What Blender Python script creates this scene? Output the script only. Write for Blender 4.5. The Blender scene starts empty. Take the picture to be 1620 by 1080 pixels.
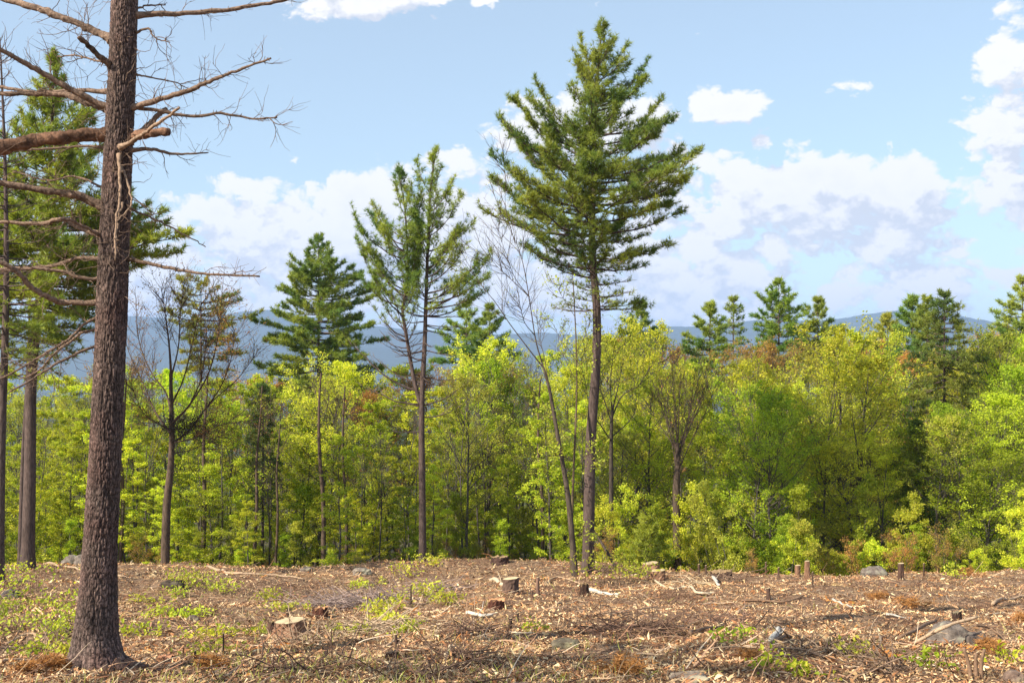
import bpy, math, random
import numpy as np
from math import radians, sin, cos, pi
from mathutils import Vector

random.seed(7)
RNG = np.random.default_rng(7)
S = bpy.context.scene
COL = S.collection

# ------------------------------------------------------------------ camera
CAMZ = 3.5
FPX = 1800.0                      # focal length in photo pixels (1620 wide)
PITCH = math.atan(60 / FPX)
cam = bpy.data.cameras.new('camera')
cam.sensor_width = 36; cam.lens = 40; cam.clip_start = 0.1; cam.clip_end = 40000
cam_o = bpy.data.objects.new('camera', cam); COL.objects.link(cam_o)
cam_o.location = (0, 0, CAMZ); cam_o.rotation_euler = (radians(90) + PITCH, 0, 0)
S.camera = cam_o

# ------------------------------------------------------------------ light
SUN_EL = radians(37); SUN_AZ = radians(-125)         # azimuth from +Y (view direction), clockwise; negative = left
sd = Vector((sin(SUN_AZ) * cos(SUN_EL), cos(SUN_AZ) * cos(SUN_EL), sin(SUN_EL)))
sun = bpy.data.lights.new('sun', 'SUN'); sun.energy = 5.0; sun.angle = radians(0.53); sun.color = (1, .90, .74)
sun_o = bpy.data.objects.new('sun', sun); COL.objects.link(sun_o)
sun_o.rotation_euler = sd.to_track_quat('Z', 'Y').to_euler(); sun_o.location = (-30, -20, 40)

S.view_settings.view_transform = 'Standard'; S.view_settings.look = 'None'
S.view_settings.exposure = 0.96; S.view_settings.gamma = 1; S.view_settings.use_curve_mapping = False
S.cycles.max_bounces = 8; S.cycles.diffuse_bounces = 4; S.cycles.transmission_bounces = 4
S.cycles.volume_bounces = 1; S.cycles.glossy_bounces = 1; S.cycles.transparent_max_bounces = 4
S.cycles.caustics_reflective = False; S.cycles.caustics_refractive = False
S.cycles.use_denoising = True
S.cycles.use_adaptive_sampling = False

def N(nt, t, **kw):
    n = nt.nodes.new(t)
    for k, v in kw.items():
        if k.startswith('i_'):
            n.inputs[k[2:].replace('_', ' ')].default_value = v
        else: setattr(n, k, v)
    return n
def mth(nt, op, a, b=None, c=None, clamp=False):
    n = nt.nodes.new('ShaderNodeMath'); n.operation = op; n.use_clamp = clamp
    for i, v in enumerate((a, b, c)):
        if v is None: continue
        if isinstance(v, (int, float)): n.inputs[i].default_value = v
        else: nt.links.new(v, n.inputs[i])
    return n.outputs[0]
def vmth(nt, op, a, b):
    n = nt.nodes.new('ShaderNodeVectorMath'); n.operation = op
    for i, v in enumerate((a, b)):
        if isinstance(v, tuple): n.inputs[i].default_value = v
        else: nt.links.new(v, n.inputs[i])
    return n.outputs[0]
def mixc(nt, f, a, b, mode='MIX'):
    n = nt.nodes.new('ShaderNodeMix'); n.data_type = 'RGBA'; n.blend_type = mode
    for s, v in ((n.inputs[0], f), (n.inputs[6], a), (n.inputs[7], b)):
        if isinstance(v, (int, float)): s.default_value = v
        elif isinstance(v, tuple): s.default_value = (*v[:3], 1)
        else: nt.links.new(v, s)
    return n.outputs[2]
def ramp(nt, f, stops, interp='LINEAR'):
    n = nt.nodes.new('ShaderNodeValToRGB'); n.color_ramp.interpolation = interp
    el = n.color_ramp.elements
    while len(el) < len(stops): el.new(.5)
    for e, (p, c) in zip(el, stops):
        e.position = p; e.color = (*c, 1) if isinstance(c, tuple) else (c, c, c, 1)
    nt.links.new(f, n.inputs[0]); return n.outputs[0]
def sstep(nt, v, lo, hi):
    n = nt.nodes.new('ShaderNodeMapRange'); n.interpolation_type = 'SMOOTHSTEP'
    nt.links.new(v, n.inputs[0]); n.inputs[1].default_value = lo; n.inputs[2].default_value = hi
    return n.outputs[0]

# world: physical sky with broken cumulus (functions of direction only)
W = bpy.data.worlds.new('World'); S.world = W; W.use_nodes = True
nt = W.node_tree; nt.nodes.clear()
SKY_S = 0.105
sky = N(nt, 'ShaderNodeTexSky', sky_type='NISHITA', sun_disc=False, sun_elevation=SUN_EL, sun_rotation=SUN_AZ,
        altitude=300, air_density=1.0, dust_density=1.2, ozone_density=1.0)
def pxdir(px, py): return ((px - 810) / FPX, (600 - py) / FPX)
BLOBS = [  # px, py, half width, half height (photo pixels), strength
    (370, 380, 130, 105, 1.0), (470, 375, 150, 95, 1.0), (590, 350, 90, 105, 1.05), (720, 370, 130, 120, .95), (250, 450, 130, 80, .9),
    (1180, 345, 110, 95, 1.0), (1290, 340, 130, 90, 1.05), (1400, 350, 80, 85, 1.0), (1060, 300, 90, 70, .8), (940, 205, 150, 62, .85),
    (1150, 178, 75, 28, .8), (1322, 166, 44, 15, .75), (1200, 235, 18, 22, .6), (1590, 150, 80, 42, .95), (1570, 240, 90, 50, .95),
    (1680, 90, 120, 60, 1.0), (1590, 335, 120, 75, 1.0), (580, 10, 130, 42, 1.0), (760, 18, 22, 14, .6), (40, 420, 150, 90, .8), (1640, 430, 130, 50, .8),
    (820, 470, 1500, 84, .62)]
g = bpy.data.node_groups.new('cloud_density', 'ShaderNodeTree')
g.interface.new_socket('Dir', in_out='INPUT', socket_type='NodeSocketVector')
g.interface.new_socket('Density', in_out='OUTPUT', socket_type='NodeSocketFloat')
gi = g.nodes.new('NodeGroupInput'); go = g.nodes.new('NodeGroupOutput')
sep = N(g, 'ShaderNodeSeparateXYZ'); g.links.new(gi.outputs[0], sep.inputs[0])
U = mth(g, 'ARCTAN2', sep.outputs[0], sep.outputs[1]); V = mth(g, 'ARCSINE', sep.outputs[2])
acc = None
for (bx, by, hw, hh, am) in BLOBS:
    u, v = pxdir(bx, by)
    a = mth(g, 'POWER', mth(g, 'ABSOLUTE', mth(g, 'MULTIPLY', mth(g, 'SUBTRACT', U, u), FPX / hw)), 2.0)
    b = mth(g, 'POWER', mth(g, 'ABSOLUTE', mth(g, 'MULTIPLY', mth(g, 'SUBTRACT', V, v), FPX / hh)), 2.0)
    t = mth(g, 'MULTIPLY', mth(g, 'MAXIMUM', mth(g, 'SUBTRACT', 1.0, mth(g, 'ADD', a, b)), -1.5), am)
    acc = t if acc is None else mth(g, 'SMOOTH_MAX', acc, t, 0.25)
sc = vmth(g, 'MULTIPLY', gi.outputs[0], (1, 1, 1.5))
n1 = N(g, 'ShaderNodeTexNoise', i_Scale=9.0, i_Detail=10.0, i_Roughness=.62, i_Distortion=.25); g.links.new(sc, n1.inputs[0])
n2 = N(g, 'ShaderNodeTexNoise', i_Scale=2.6, i_Detail=7.0, i_Roughness=.6); g.links.new(sc, n2.inputs[0])
n3 = N(g, 'ShaderNodeTexVoronoi', feature='SMOOTH_F1', i_Scale=34.0, i_Detail=3.0, i_Roughness=.6, i_Smoothness=.6)
wv = vmth(g, 'ADD', sc, vmth(g, 'MULTIPLY', n1.outputs['Color'], (.06, .06, .06))); g.links.new(wv, n3.inputs[0])
far = mth(g, 'MULTIPLY_ADD', n2.outputs[0], 5.0, -3.0)             # scattered clouds elsewhere in the sky
front = sstep(g, mth(g, 'ABSOLUTE', U), .50, .75)
base = mth(g, 'SMOOTH_MAX', acc, mth(g, 'ADD', far, mth(g, 'MULTIPLY_ADD', front, 1.2, -1.2)), .2)
nz = mth(g, 'MULTIPLY_ADD', n1.outputs[0], 4.2, -2.1)
puff = mth(g, 'MULTIPLY_ADD', n3.outputs[0], -1.5, .5)
d = mth(g, 'ADD', mth(g, 'ADD', mth(g, 'ADD', base, .86), mth(g, 'MULTIPLY', nz, .95)), mth(g, 'MULTIPLY', puff, .8))
g.links.new(d, go.inputs[0])
tc = N(nt, 'ShaderNodeTexCoord')
def cloud(vec):
    n = nt.nodes.new('ShaderNodeGroup'); n.node_tree = g; nt.links.new(vec, n.inputs[0]); return n.outputs[0]
dirv = tc.outputs['Generated']
d0 = cloud(dirv); d1 = cloud(vmth(nt, 'ADD', dirv, (-.012, 0, .022)))
mask = sstep(nt, d0, -.05, .42)
lit = mth(nt, 'MULTIPLY_ADD', mth(nt, 'SUBTRACT', d0, d1), 1.5, .70, clamp=True)
thick = mth(nt, 'MULTIPLY_ADD', sstep(nt, d0, .6, 2.4), -.27, 1.0)
sh = mth(nt, 'MULTIPLY', lit, thick)
ccol = mixc(nt, sh, (3.85, 4.0, 4.4), (5.65, 5.5, 5.4))
skc = mixc(nt, .34, mixc(nt, 1.0, sky.outputs[0], (1.0, 1.08, 1.02), 'MULTIPLY'), (4.0, 4.3, 4.5))
mask2 = mth(nt, 'MULTIPLY', mask, .96)
out = mixc(nt, mask2, skc, ccol)
bg = N(nt, 'ShaderNodeBackground', i_Strength=SKY_S); nt.links.new(out, bg.inputs[0])
wo = N(nt, 'ShaderNodeOutputWorld'); nt.links.new(bg.outputs[0], wo.inputs[0])
W.cycles.sampling_method = 'MANUAL'; W.cycles.sample_map_resolution = 512

# ------------------------------------------------------------------ helpers
def P(px, py, Y):
    """world point seen at photo pixel (px, py) lying Y metres ahead"""
    a = (px - 810) / FPX; b = (540 - py) / FPX
    fy = cos(PITCH) - b * sin(PITCH); fz = sin(PITCH) + b * cos(PITCH)
    return np.array((a / fy * Y, Y, CAMZ + fz / fy * Y))
def unit(v): return v / (np.linalg.norm(v, axis=-1, keepdims=True) + 1e-9)

def _hash(ix, iy, iz, seed):
    h = (ix.astype(np.int64) * 374761393 + iy.astype(np.int64) * 668265263 + iz.astype(np.int64) * 2147483647 + seed * 1274126177) & 0xffffffff
    h = ((h ^ (h >> 13)) * 1274126177) & 0xffffffff
    return ((h ^ (h >> 16)) & 0xffff) / 65535.0
def noise3(x, y, z=0.0, seed=0):
    x, y, z = np.broadcast_arrays(np.asarray(x, float), np.asarray(y, float), np.asarray(z, float))
    ix, iy, iz = np.floor(x).astype(int), np.floor(y).astype(int), np.floor(z).astype(int)
    fx, fy, fz = x - ix, y - iy, z - iz
    fx, fy, fz = [f * f * (3 - 2 * f) for f in (fx, fy, fz)]
    r = 0
    for dx in (0, 1):
        for dy in (0, 1):
            for dz in (0, 1):
                w = (fx if dx else 1 - fx) * (fy if dy else 1 - fy) * (fz if dz else 1 - fz)
                r = r + w * _hash(ix + dx, iy + dy, iz + dz, seed)
    return r * 2 - 1
def fbm(x, y, z=0.0, seed=0, octv=3):
    r = 0; a = 1.0
    for o in range(octv):
        r = r + a * noise3(np.asarray(x) * 2 ** o, np.asarray(y) * 2 ** o, np.asarray(z) * 2 ** o, seed + o); a *= .5
    return r

class MB:
    """collects vertices, triangles and quads with one colour per vertex"""
    def __init__(s): s.v = []; s.q = []; s.t = []; s.c = []; s.n = 0
    def add(s, v, quads=None, tris=None, col=(1, 1, 1)):
        v = np.asarray(v, float).reshape(-1, 3)
        if quads is not None and len(quads): s.q.append(np.asarray(quads).reshape(-1, 4) + s.n)
        if tris is not None and len(tris): s.t.append(np.asarray(tris).reshape(-1, 3) + s.n)
        c = np.broadcast_to(np.asarray(col, float), (len(v), 3)); s.c.append(c)
        s.v.append(v); s.n += len(v)
    def mesh(s, name, mat, smooth=False):
        me = bpy.data.meshes.new(name)
        v = np.concatenate(s.v).astype(np.float32)
        q = np.concatenate(s.q) if s.q else np.zeros((0, 4), int); t = np.concatenate(s.t) if s.t else np.zeros((0, 3), int)
        me.vertices.add(len(v)); me.vertices.foreach_set('co', v.ravel())
        loops = np.concatenate([q.ravel(), t.ravel()]).astype(np.int32)
        me.loops.add(len(loops)); me.loops.foreach_set('vertex_index', loops)
        starts = np.concatenate([np.arange(len(q)) * 4, len(q) * 4 + np.arange(len(t)) * 3]).astype(np.int32)
        me.polygons.add(len(starts)); me.polygons.foreach_set('loop_start', starts)
        me.polygons.foreach_set('use_smooth', np.full(len(starts), smooth, dtype=bool))
        ca = me.color_attributes.new('Col', 'FLOAT_COLOR', 'POINT')
        c = np.concatenate(s.c); c4 = np.ones((len(c), 4), np.float32); c4[:, :3] = c; ca.data.foreach_set('color', c4.ravel())
        me.update(calc_edges=True)
        for m in (mat if isinstance(mat, (list, tuple)) else [mat]): me.materials.append(m)
        return me

def link(name, me, parent=None, loc=None, label=None, cat=None, group=None, kind=None):
    o = bpy.data.objects.new(name, me); COL.objects.link(o)
    if parent: o.parent = parent
    if loc is not None: o.location = loc
    tag(o, label, cat, group, kind); return o
def tag(o, label=None, cat=None, group=None, kind=None):
    for k, v in (('label', label), ('category', cat), ('group', group), ('kind', kind)):
        if v: o[k] = v
    return o
def copy_tree(o, parent=None):
    c = o.copy(); COL.objects.link(c)
    if parent: c.parent = parent
    for ch in list(o.children): copy_tree(ch, c)
    return c

def tubes(mb, Pts, R, sides=4, col=(1, 1, 1), cap=False):
    """Pts (B,n,3), R (B,n): a batch of tapered tubes"""
    Pts = np.asarray(Pts, float); R = np.asarray(R, float)
    if Pts.ndim == 2: Pts = Pts[None]; R = R[None]
    B, n, _ = Pts.shape
    if B == 0: return
    T = unit(np.gradient(Pts, axis=1)); m = unit(T.mean(1))
    ref = np.where(np.abs(m[:, 2:3]) > .7, np.array([[1., 0, 0]]), np.array([[0, 0, 1.]]))[:, None, :]
    A = unit(np.cross(T, ref)); Bv = np.cross(T, A)
    ang = np.arange(sides) / sides * 2 * pi
    ring = Pts[:, :, None, :] + R[:, :, None, None] * (A[:, :, None, :] * np.cos(ang)[None, None, :, None] + Bv[:, :, None, :] * np.sin(ang)[None, None, :, None])
    idx = np.arange(B * n * sides).reshape(B, n, sides)
    a = idx[:, :-1, :]; b = np.roll(a, -1, 2); d_ = idx[:, 1:, :]; c = np.roll(d_, -1, 2)
    q = np.stack([a, b, c, d_], -1).reshape(-1, 4)
    col = np.asarray(col, float)
    if col.ndim == 2: col = np.repeat(col, n * sides, axis=0)
    tr = None
    if cap:
        e = idx[:, -1, :]; s0 = idx[:, 0, :]
        tr = np.concatenate([np.stack([e[:, [0] * (sides - 2)], e[:, 1:-1], e[:, 2:]], -1).reshape(-1, 3),
                             np.stack([s0[:, [0] * (sides - 2)], s0[:, 2:], s0[:, 1:-1]], -1).reshape(-1, 3)])
    mb.add(ring.reshape(-1, 3), quads=q, tris=tr, col=col)

def spline(pts, n):
    """Catmull-Rom through pts resampled to n"""
    pts = np.asarray(pts, float)
    if len(pts) == 2: return pts[0] + (pts[1] - pts[0]) * np.linspace(0, 1, n)[:, None]
    p = np.vstack([2 * pts[0] - pts[1], pts, 2 * pts[-1] - pts[-2]])
    t = np.linspace(0, len(pts) - 1 - 1e-6, n); i = t.astype(int); f = (t - i)[:, None]
    a, b, c, d_ = p[i], p[i + 1], p[i + 2], p[i + 3]
    return .5 * (2 * b + (c - a) * f + (2 * a - 5 * b + 4 * c - d_) * f ** 2 + (3 * b - a - 3 * c + d_) * f ** 3)

def randunit(n, rng=RNG): return unit(rng.normal(size=(n, 3)))

def grow(rng, p0, d0, L, n, wig, up):
    """batch of curved branches: p0 (B,3), d0 (B,3), L (B,) -> (B,n,3)"""
    B = len(p0); pts = [p0]; d_ = unit(d0); p = p0
    for k in range(n - 1):
        d_ = unit(d_ + rng.normal(size=(B, 3)) * wig + np.array([0, 0, 1.]) * up)
        p = p + d_ * (L / (n - 1))[:, None]; pts.append(p)
    return np.stack(pts, 1)

# ------------------------------------------------------------------ materials
def mat(name):
    m = bpy.data.materials.new(name); m.use_nodes = True; m.node_tree.nodes.clear(); return m, m.node_tree
def attr(nt): return N(nt, 'ShaderNodeAttribute', attribute_name='Col').outputs['Color']
def leaf_mat(name, tint, trans=.4, vary=.12, rough=.55):
    m, t = mat(name)
    oi = N(t, 'ShaderNodeObjectInfo')
    hs = N(t, 'ShaderNodeHueSaturation')
    t.links.new(mixc(t, 1.0, attr(t), tint, 'MULTIPLY'), hs.inputs['Color'])
    t.links.new(mth(t, 'MULTIPLY_ADD', oi.outputs['Random'], .022 * vary / .12, .5 - .014 * vary / .12), hs.inputs['Hue'])
    r2 = mth(t, 'FRACT', mth(t, 'MULTIPLY', oi.outputs['Random'], 7.31))
    t.links.new(mth(t, 'MULTIPLY_ADD', r2, vary * 3.6, 1.04 - vary * 1.8), hs.inputs['Value'])
    c = hs.outputs[0]
    p = N(t, 'ShaderNodeBsdfPrincipled', i_Roughness=rough); p.inputs['Specular IOR Level'].default_value = .25; t.links.new(c, p.inputs['Base Color'])
    tr = N(t, 'ShaderNodeBsdfTranslucent')
    t.links.new(mixc(t, 1.0, c, (1.25, 1.25, .55), 'MULTIPLY'), tr.inputs[0])
    mx = N(t, 'ShaderNodeMixShader', i_Fac=trans); t.links.new(p.outputs[0], mx.inputs[1]); t.links.new(tr.outputs[0], mx.inputs[2])
    o = N(t, 'ShaderNodeOutputMaterial'); t.links.new(mx.outputs[0], o.inputs[0]); return m
def wood_mat(name, c1, c2, scale=12, zs=.15, bump=.4, rough=.85):
    m, t = mat(name)
    co = N(t, 'ShaderNodeTexCoord').outputs['Object']
    v = vmth(t, 'MULTIPLY', co, (1, 1, zs))
    n1 = N(t, 'ShaderNodeTexNoise', i_Scale=float(scale), i_Detail=5.0, i_Roughness=.65); t.links.new(v, n1.inputs[0])
    n2 = N(t, 'ShaderNodeTexNoise', i_Scale=1.3, i_Detail=3.0); t.links.new(co, n2.inputs[0])
    c = ramp(t, n1.outputs[0], [(.3, c1), (.7, c2)])
    c = mixc(t, 1.0, c, ramp(t, n2.outputs[0], [(.3, .75), (.7, 1.2)]), 'MULTIPLY')
    c = mixc(t, 1.0, c, attr(t), 'MULTIPLY')
    p = N(t, 'ShaderNodeBsdfPrincipled', i_Roughness=rough); p.inputs['Specular IOR Level'].default_value = .2; t.links.new(c, p.inputs['Base Color'])
    b = N(t, 'ShaderNodeBump', i_Strength=bump, i_Distance=.02); t.links.new(n1.outputs[0], b.inputs['Height']); t.links.new(b.outputs[0], p.inputs['Normal'])
    o = N(t, 'ShaderNodeOutputMaterial'); t.links.new(p.outputs[0], o.inputs[0]); return m
def col_mat(name, rough=.85, spec=.2, noise=0):
    m, t = mat(name); c = attr(t)
    if noise:
        n1 = N(t, 'ShaderNodeTexNoise', i_Scale=float(noise), i_Detail=5.0, i_Roughness=.7)
        t.links.new(N(t, 'ShaderNodeTexCoord').outputs['Object'], n1.inputs[0])
        c = mixc(t, 1.0, c, ramp(t, n1.outputs[0], [(.25, .45), (.5, 1.0), (.75, 1.5)]), 'MULTIPLY')
    p = N(t, 'ShaderNodeBsdfPrincipled', i_Roughness=rough); p.inputs['Specular IOR Level'].default_value = spec; t.links.new(c, p.inputs['Base Color'])
    o = N(t, 'ShaderNodeOutputMaterial'); t.links.new(p.outputs[0], o.inputs[0]); return m

M_NEEDLE = leaf_mat('pine_needles', (1.32, 1.42, 1.2), .38, .08)
M_LEAF = leaf_mat('spring_leaves', (1.52, 1.38, 1.15), .52, .17)
M_BARK = wood_mat('pine_bark', (.04, .028, .025), (.135, .096, .084), 26, .22, .7)
M_TWIG = wood_mat('grey_branch_wood', (.075, .055, .045), (.27, .205, .165), 30, .9, .8)
M_BROAD = wood_mat('broadleaf_bark', (.038, .032, .028), (.145, .125, .108), 16, .25, .5)
M_CHIP = col_mat('litter', .9, .15)
M_WOODC = col_mat('stick_wood', .85, .2, 30)

# big trunk bark: plates
m, t = mat('plated_pine_bark')
co = N(t, 'ShaderNodeTexCoord').outputs['Object']
n1 = N(t, 'ShaderNodeTexNoise', i_Scale=60.0, i_Detail=6.0, i_Roughness=.7); t.links.new(co, n1.inputs[0])
n2 = N(t, 'ShaderNodeTexNoise', i_Scale=2.0, i_Detail=3.0); t.links.new(co, n2.inputs[0])
vf = N(t, 'ShaderNodeTexVoronoi', feature='DISTANCE_TO_EDGE', i_Scale=34.0); t.links.new(vmth(t, 'ADD', vmth(t, 'MULTIPLY', co, (1, 1, .34)), vmth(t, 'MULTIPLY', n1.outputs['Color'], (.02, .02, .02))), vf.inputs[0])
c = mixc(t, ramp(t, n1.outputs[0], [(.35, 0.0), (.65, 1.0)]), (.068, .046, .040), (.185, .130, .113))
c = mixc(t, 1.0, c, ramp(t, vf.outputs[0], [(.0, .30), (.16, 1.1)]), 'MULTIPLY')
c = mixc(t, 1.0, c, attr(t), 'MULTIPLY')
c = mixc(t, ramp(t, n2.outputs[0], [(.45, 0.0), (.75, .55)]), c, mixc(t, 1.0, c, (1.15, .8, .78), 'MULTIPLY'))
p = N(t, 'ShaderNodeBsdfPrincipled', i_Roughness=.9); p.inputs['Specular IOR Level'].default_value = .2; t.links.new(c, p.inputs['Base Color'])
b = N(t, 'ShaderNodeBump', i_Strength=.6, i_Distance=.01); t.links.new(n1.outputs[0], b.inputs['Height']); t.links.new(b.outputs[0], p.inputs['Normal'])
o = N(t, 'ShaderNodeOutputMaterial'); t.links.new(p.outputs[0], o.inputs[0]); M_PLATE = m

# ------------------------------------------------------------------ ground
def Gbase(x, y):
    x = np.asarray(x, float); y = np.asarray(y, float)
    z = np.interp(y, [-300, -20, 0, 10, 14, 19, 26, 33, 38, 42], [3, 1.6, 1.0, .42, -.09, -.775, -1.48, -2.12, -2.66, -3.1])
    yc = 38.5 - 4.0 * np.clip((x - 1) / 5, 0, 1)
    over = np.maximum(0, y - yc)
    z = z - np.where(over < 20, over * .20, 4.0 + (over - 20) * .06)
    z = z - np.where(y > 42, 0, 0)
    return np.maximum(z, -45)
def Gz(x, y, fine=True):
    x = np.asarray(x, float); y = np.asarray(y, float); z = Gbase(x, y)
    near = np.clip((70 - y) / 20, 0, 1) * np.clip((40 - np.abs(x)) / 10, 0, 1)
    b = .13 * fbm(x / 4.0, y / 4.0, 0, 3, 2) + .075 * noise3(x / 1.1, y / 1.0, 0, 9)
    for (cx, cy, rx, ry, h) in ((-.3, 36.6, 2.9, 2.2, .34), (-4.6, 29.5, 2.6, 2.4, -.34), (-12.5, 34, 3, 3, .2), (2.2, 17.8, 1.0, .8, .14), (-2.1, 16.0, .9, .7, .12), (2.6, 21, .8, .6, -.15), (9, 34.5, 7, 3.5, -.16), (5.2, 27, 2.2, 1.6, .14), (-8, 21, 2, 1.5, .12), (3.5, 30, 2, 1.2, -.12)):
        b = b + h * np.exp(-((x - cx) / rx) ** 2 - ((y - cy) / ry) ** 2)
    if fine:
        b = b + .028 * noise3(x / .38, y / .38, 0, 21) + .016 * noise3(x / .16, y / .16, 0, 22)
        r = noise3(x / .9, y / .7, 0, 31); b = b - .10 * np.clip(r - .45, 0, 1)
    far = np.clip((y - 150) / 400, 0, 1) * (10 * fbm(x / 600, y / 600, 0, 5, 3))
    return z + near * b + far
def ground_hit(px, py):
    a = P(px, py, 1.0); d_ = a - np.array([0, 0, CAMZ])
    ts = np.arange(8, 60, .02); z = CAMZ + d_[2] * ts; gz = Gz(d_[0] * ts, ts, False)
    k = np.argmax(z < gz)
    if z[k] >= gz[k]: k = int((40 - 8) / .02)
    return np.array([d_[0] * ts[k], ts[k], Gz(d_[0] * ts[k], ts[k])])
def mpp(Y): return Y / FPX                                    # metres per photo pixel

def growlines(a, lo, hi, step, outer_lo, outer_hi, fac=1.22):
    mid = np.arange(lo, hi + step / 2, step); L = []; s = step; v = lo
    while v > outer_lo: s *= fac; v -= s; L.append(v)
    R = []; s = step; v = mid[-1]
    while v < outer_hi: s *= fac; v += s; R.append(v)
    return np.array(L[::-1] + list(mid) + R)
xs = growlines(0, -20, 20, .12, -11500, 11500); ys = growlines(0, 11.5, 41, .12, -300, 11500)
X, Y = np.meshgrid(xs, ys)
Z = Gz(X, Y)
mb = MB(); nx, ny = len(xs), len(ys)
idx = np.arange(nx * ny).reshape(ny, nx)
q = np.stack([idx[:-1, :-1], idx[:-1, 1:], idx[1:, 1:], idx[1:, :-1]], -1).reshape(-1, 4)
mb.add(np.stack([X, Y, Z], -1).reshape(-1, 3), quads=q)
m, t = mat('forest_ground')
geo = N(t, 'ShaderNodeNewGeometry').outputs['Position']
def nz(sc_, de=5.0, ro=.6, co=geo):
    n = N(t, 'ShaderNodeTexNoise', i_Scale=float(sc_), i_Detail=float(de), i_Roughness=ro); t.links.new(co, n.inputs[0]); return n.outputs[0]
a = ramp(t, nz(9, 8, .75), [(.3, (.045, .026, .018)), (.45, (.15, .092, .06)), (.58, (.31, .21, .135)), (.72, (.48, .35, .235))])
bcol = ramp(t, nz(.7, 4), [(.35, (.75, .66, .62)), (.55, (1, 1, 1)), (.7, (1.1, 1.02, .85))])
c = mixc(t, 1.0, a, bcol, 'MULTIPLY')
vo = N(t, 'ShaderNodeTexVoronoi', i_Scale=38.0, i_Randomness=1.0); t.links.new(vmth(t, 'MULTIPLY', geo, (1, .6, 1)), vo.inputs[0])
c = mixc(t, .55, c, mixc(t, 1.0, c, ramp(t, N(t, 'ShaderNodeSeparateColor').outputs[0], [(0, 1.0), (1, 1.0)]), 'MULTIPLY'))
sc2 = N(t, 'ShaderNodeSeparateColor'); t.links.new(vo.outputs['Color'], sc2.inputs[0])
c = mixc(t, 1.0, c, ramp(t, sc2.outputs[0], [(0, .5), (1, 1.5)]), 'MULTIPLY')
sy = N(t, 'ShaderNodeSeparateXYZ'); t.links.new(geo, sy.inputs[0])
c = mixc(t, sstep(t, sy.outputs[1], 39, 46), c, mixc(t, nz(.8, 5), (.05, .06, .02), (.12, .09, .05)))
c = mixc(t, sstep(t, sy.outputs[1], 90, 200), c, mixc(t, nz(.02, 8), (.035, .055, .018), (.07, .075, .03)))
p = N(t, 'ShaderNodeBsdfPrincipled', i_Roughness=.95); p.inputs['Specular IOR Level'].default_value = .1; t.links.new(c, p.inputs['Base Color'])
b = N(t, 'ShaderNodeBump', i_Strength=.8, i_Distance=.04); t.links.new(nz(22, 6, .7), b.inputs['Height']); t.links.new(b.outputs[0], p.inputs['Normal'])
o = N(t, 'ShaderNodeOutputMaterial'); t.links.new(p.outputs[0], o.inputs[0]); M_GROUND = m
link('ground', mb.mesh('ground', M_GROUND, True), label='logged clearing of brown chips and soil falling away to the wood', kind='structure')

# ------------------------------------------------------------------ hills
RIDGES = [
    (6200, [(-900, 540), (-400, 520), (-100, 535), (60, 512), (140, 500), (220, 500), (300, 508), (380, 496), (430, 490), (500, 503), (560, 515), (640, 520), (700, 527), (800, 530), (860, 526), (930, 533), (1000, 523), (1060, 516), (1140, 520), (1180, 506), (1300, 508), (1400, 493), (1440, 488), (1500, 502), (1560, 512), (1620, 536), (1700, 545), (2000, 530), (2600, 545)], 'long blue ridge of wooded hills'),
    (5200, [(-900, 565), (-300, 545), (60, 548), (200, 535), (330, 545), (600, 550), (760, 560), (900, 552), (1080, 560), (1250, 548), (1330, 545), (1480, 548), (1600, 556), (1900, 550), (2600, 570)], 'lower blue hills before the ridge')]
m, t = mat('wooded_hillside')
geo = N(t, 'ShaderNodeNewGeometry').outputs['Position']
c = mixc(t, nz(.004, 8, .65), (.02, .035, .015), (.085, .09, .035))
c = mixc(t, ramp(t, nz(.03, 6, .7), [(.4, 0.0), (.7, .6)]), c, (.05, .06, .03))
p = N(t, 'ShaderNodeBsdfPrincipled', i_Roughness=1.0); p.inputs['Specular IOR Level'].default_value = 0; t.links.new(c, p.inputs['Base Color'])
o = N(t, 'ShaderNodeOutputMaterial'); t.links.new(p.outputs[0], o.inputs[0]); M_HILL = m
for ri, (D, prof, lab) in enumerate(RIDGES):
    pr = np.array(prof, float)
    xx = np.linspace(P(-900, 500, D)[0], P(2600, 500, D)[0], 520)
    top = np.interp((xx / D) * FPX + 810, pr[:, 0], pr[:, 1])
    k = np.ones(9) / 9; top = np.convolve(np.pad(top, 4, 'edge'), k, 'valid')
    H = (600 - top) / FPX * D + CAMZ
    u = np.linspace(-1, 1.0, 40)
    XX, UU = np.meshgrid(xx, u)
    wid = 1500.0 if ri == 0 else 900.0
    shape = np.cos(UU * pi / 2) ** 1.2
    YY = D + UU * wid
    ZZ = -60 + (H[None] + 60) * shape * (1 + .10 * (1 - shape) * fbm(XX / 500, YY / 500, 0, 40 + ri, 4)) + 8 * fbm(XX / 60, YY / 60, 0, 60, 3) * shape * .6
    mb = MB(); nx = len(xx); idx = np.arange(nx * 40).reshape(40, nx)
    q = np.stack([idx[:-1, :-1], idx[:-1, 1:], idx[1:, 1:], idx[1:, :-1]], -1).reshape(-1, 4)
    mb.add(np.stack([XX, YY, ZZ], -1).reshape(-1, 3), quads=q)
    link('hills', mb.mesh('hills', M_HILL, True), label=lab, kind='structure')

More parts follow.
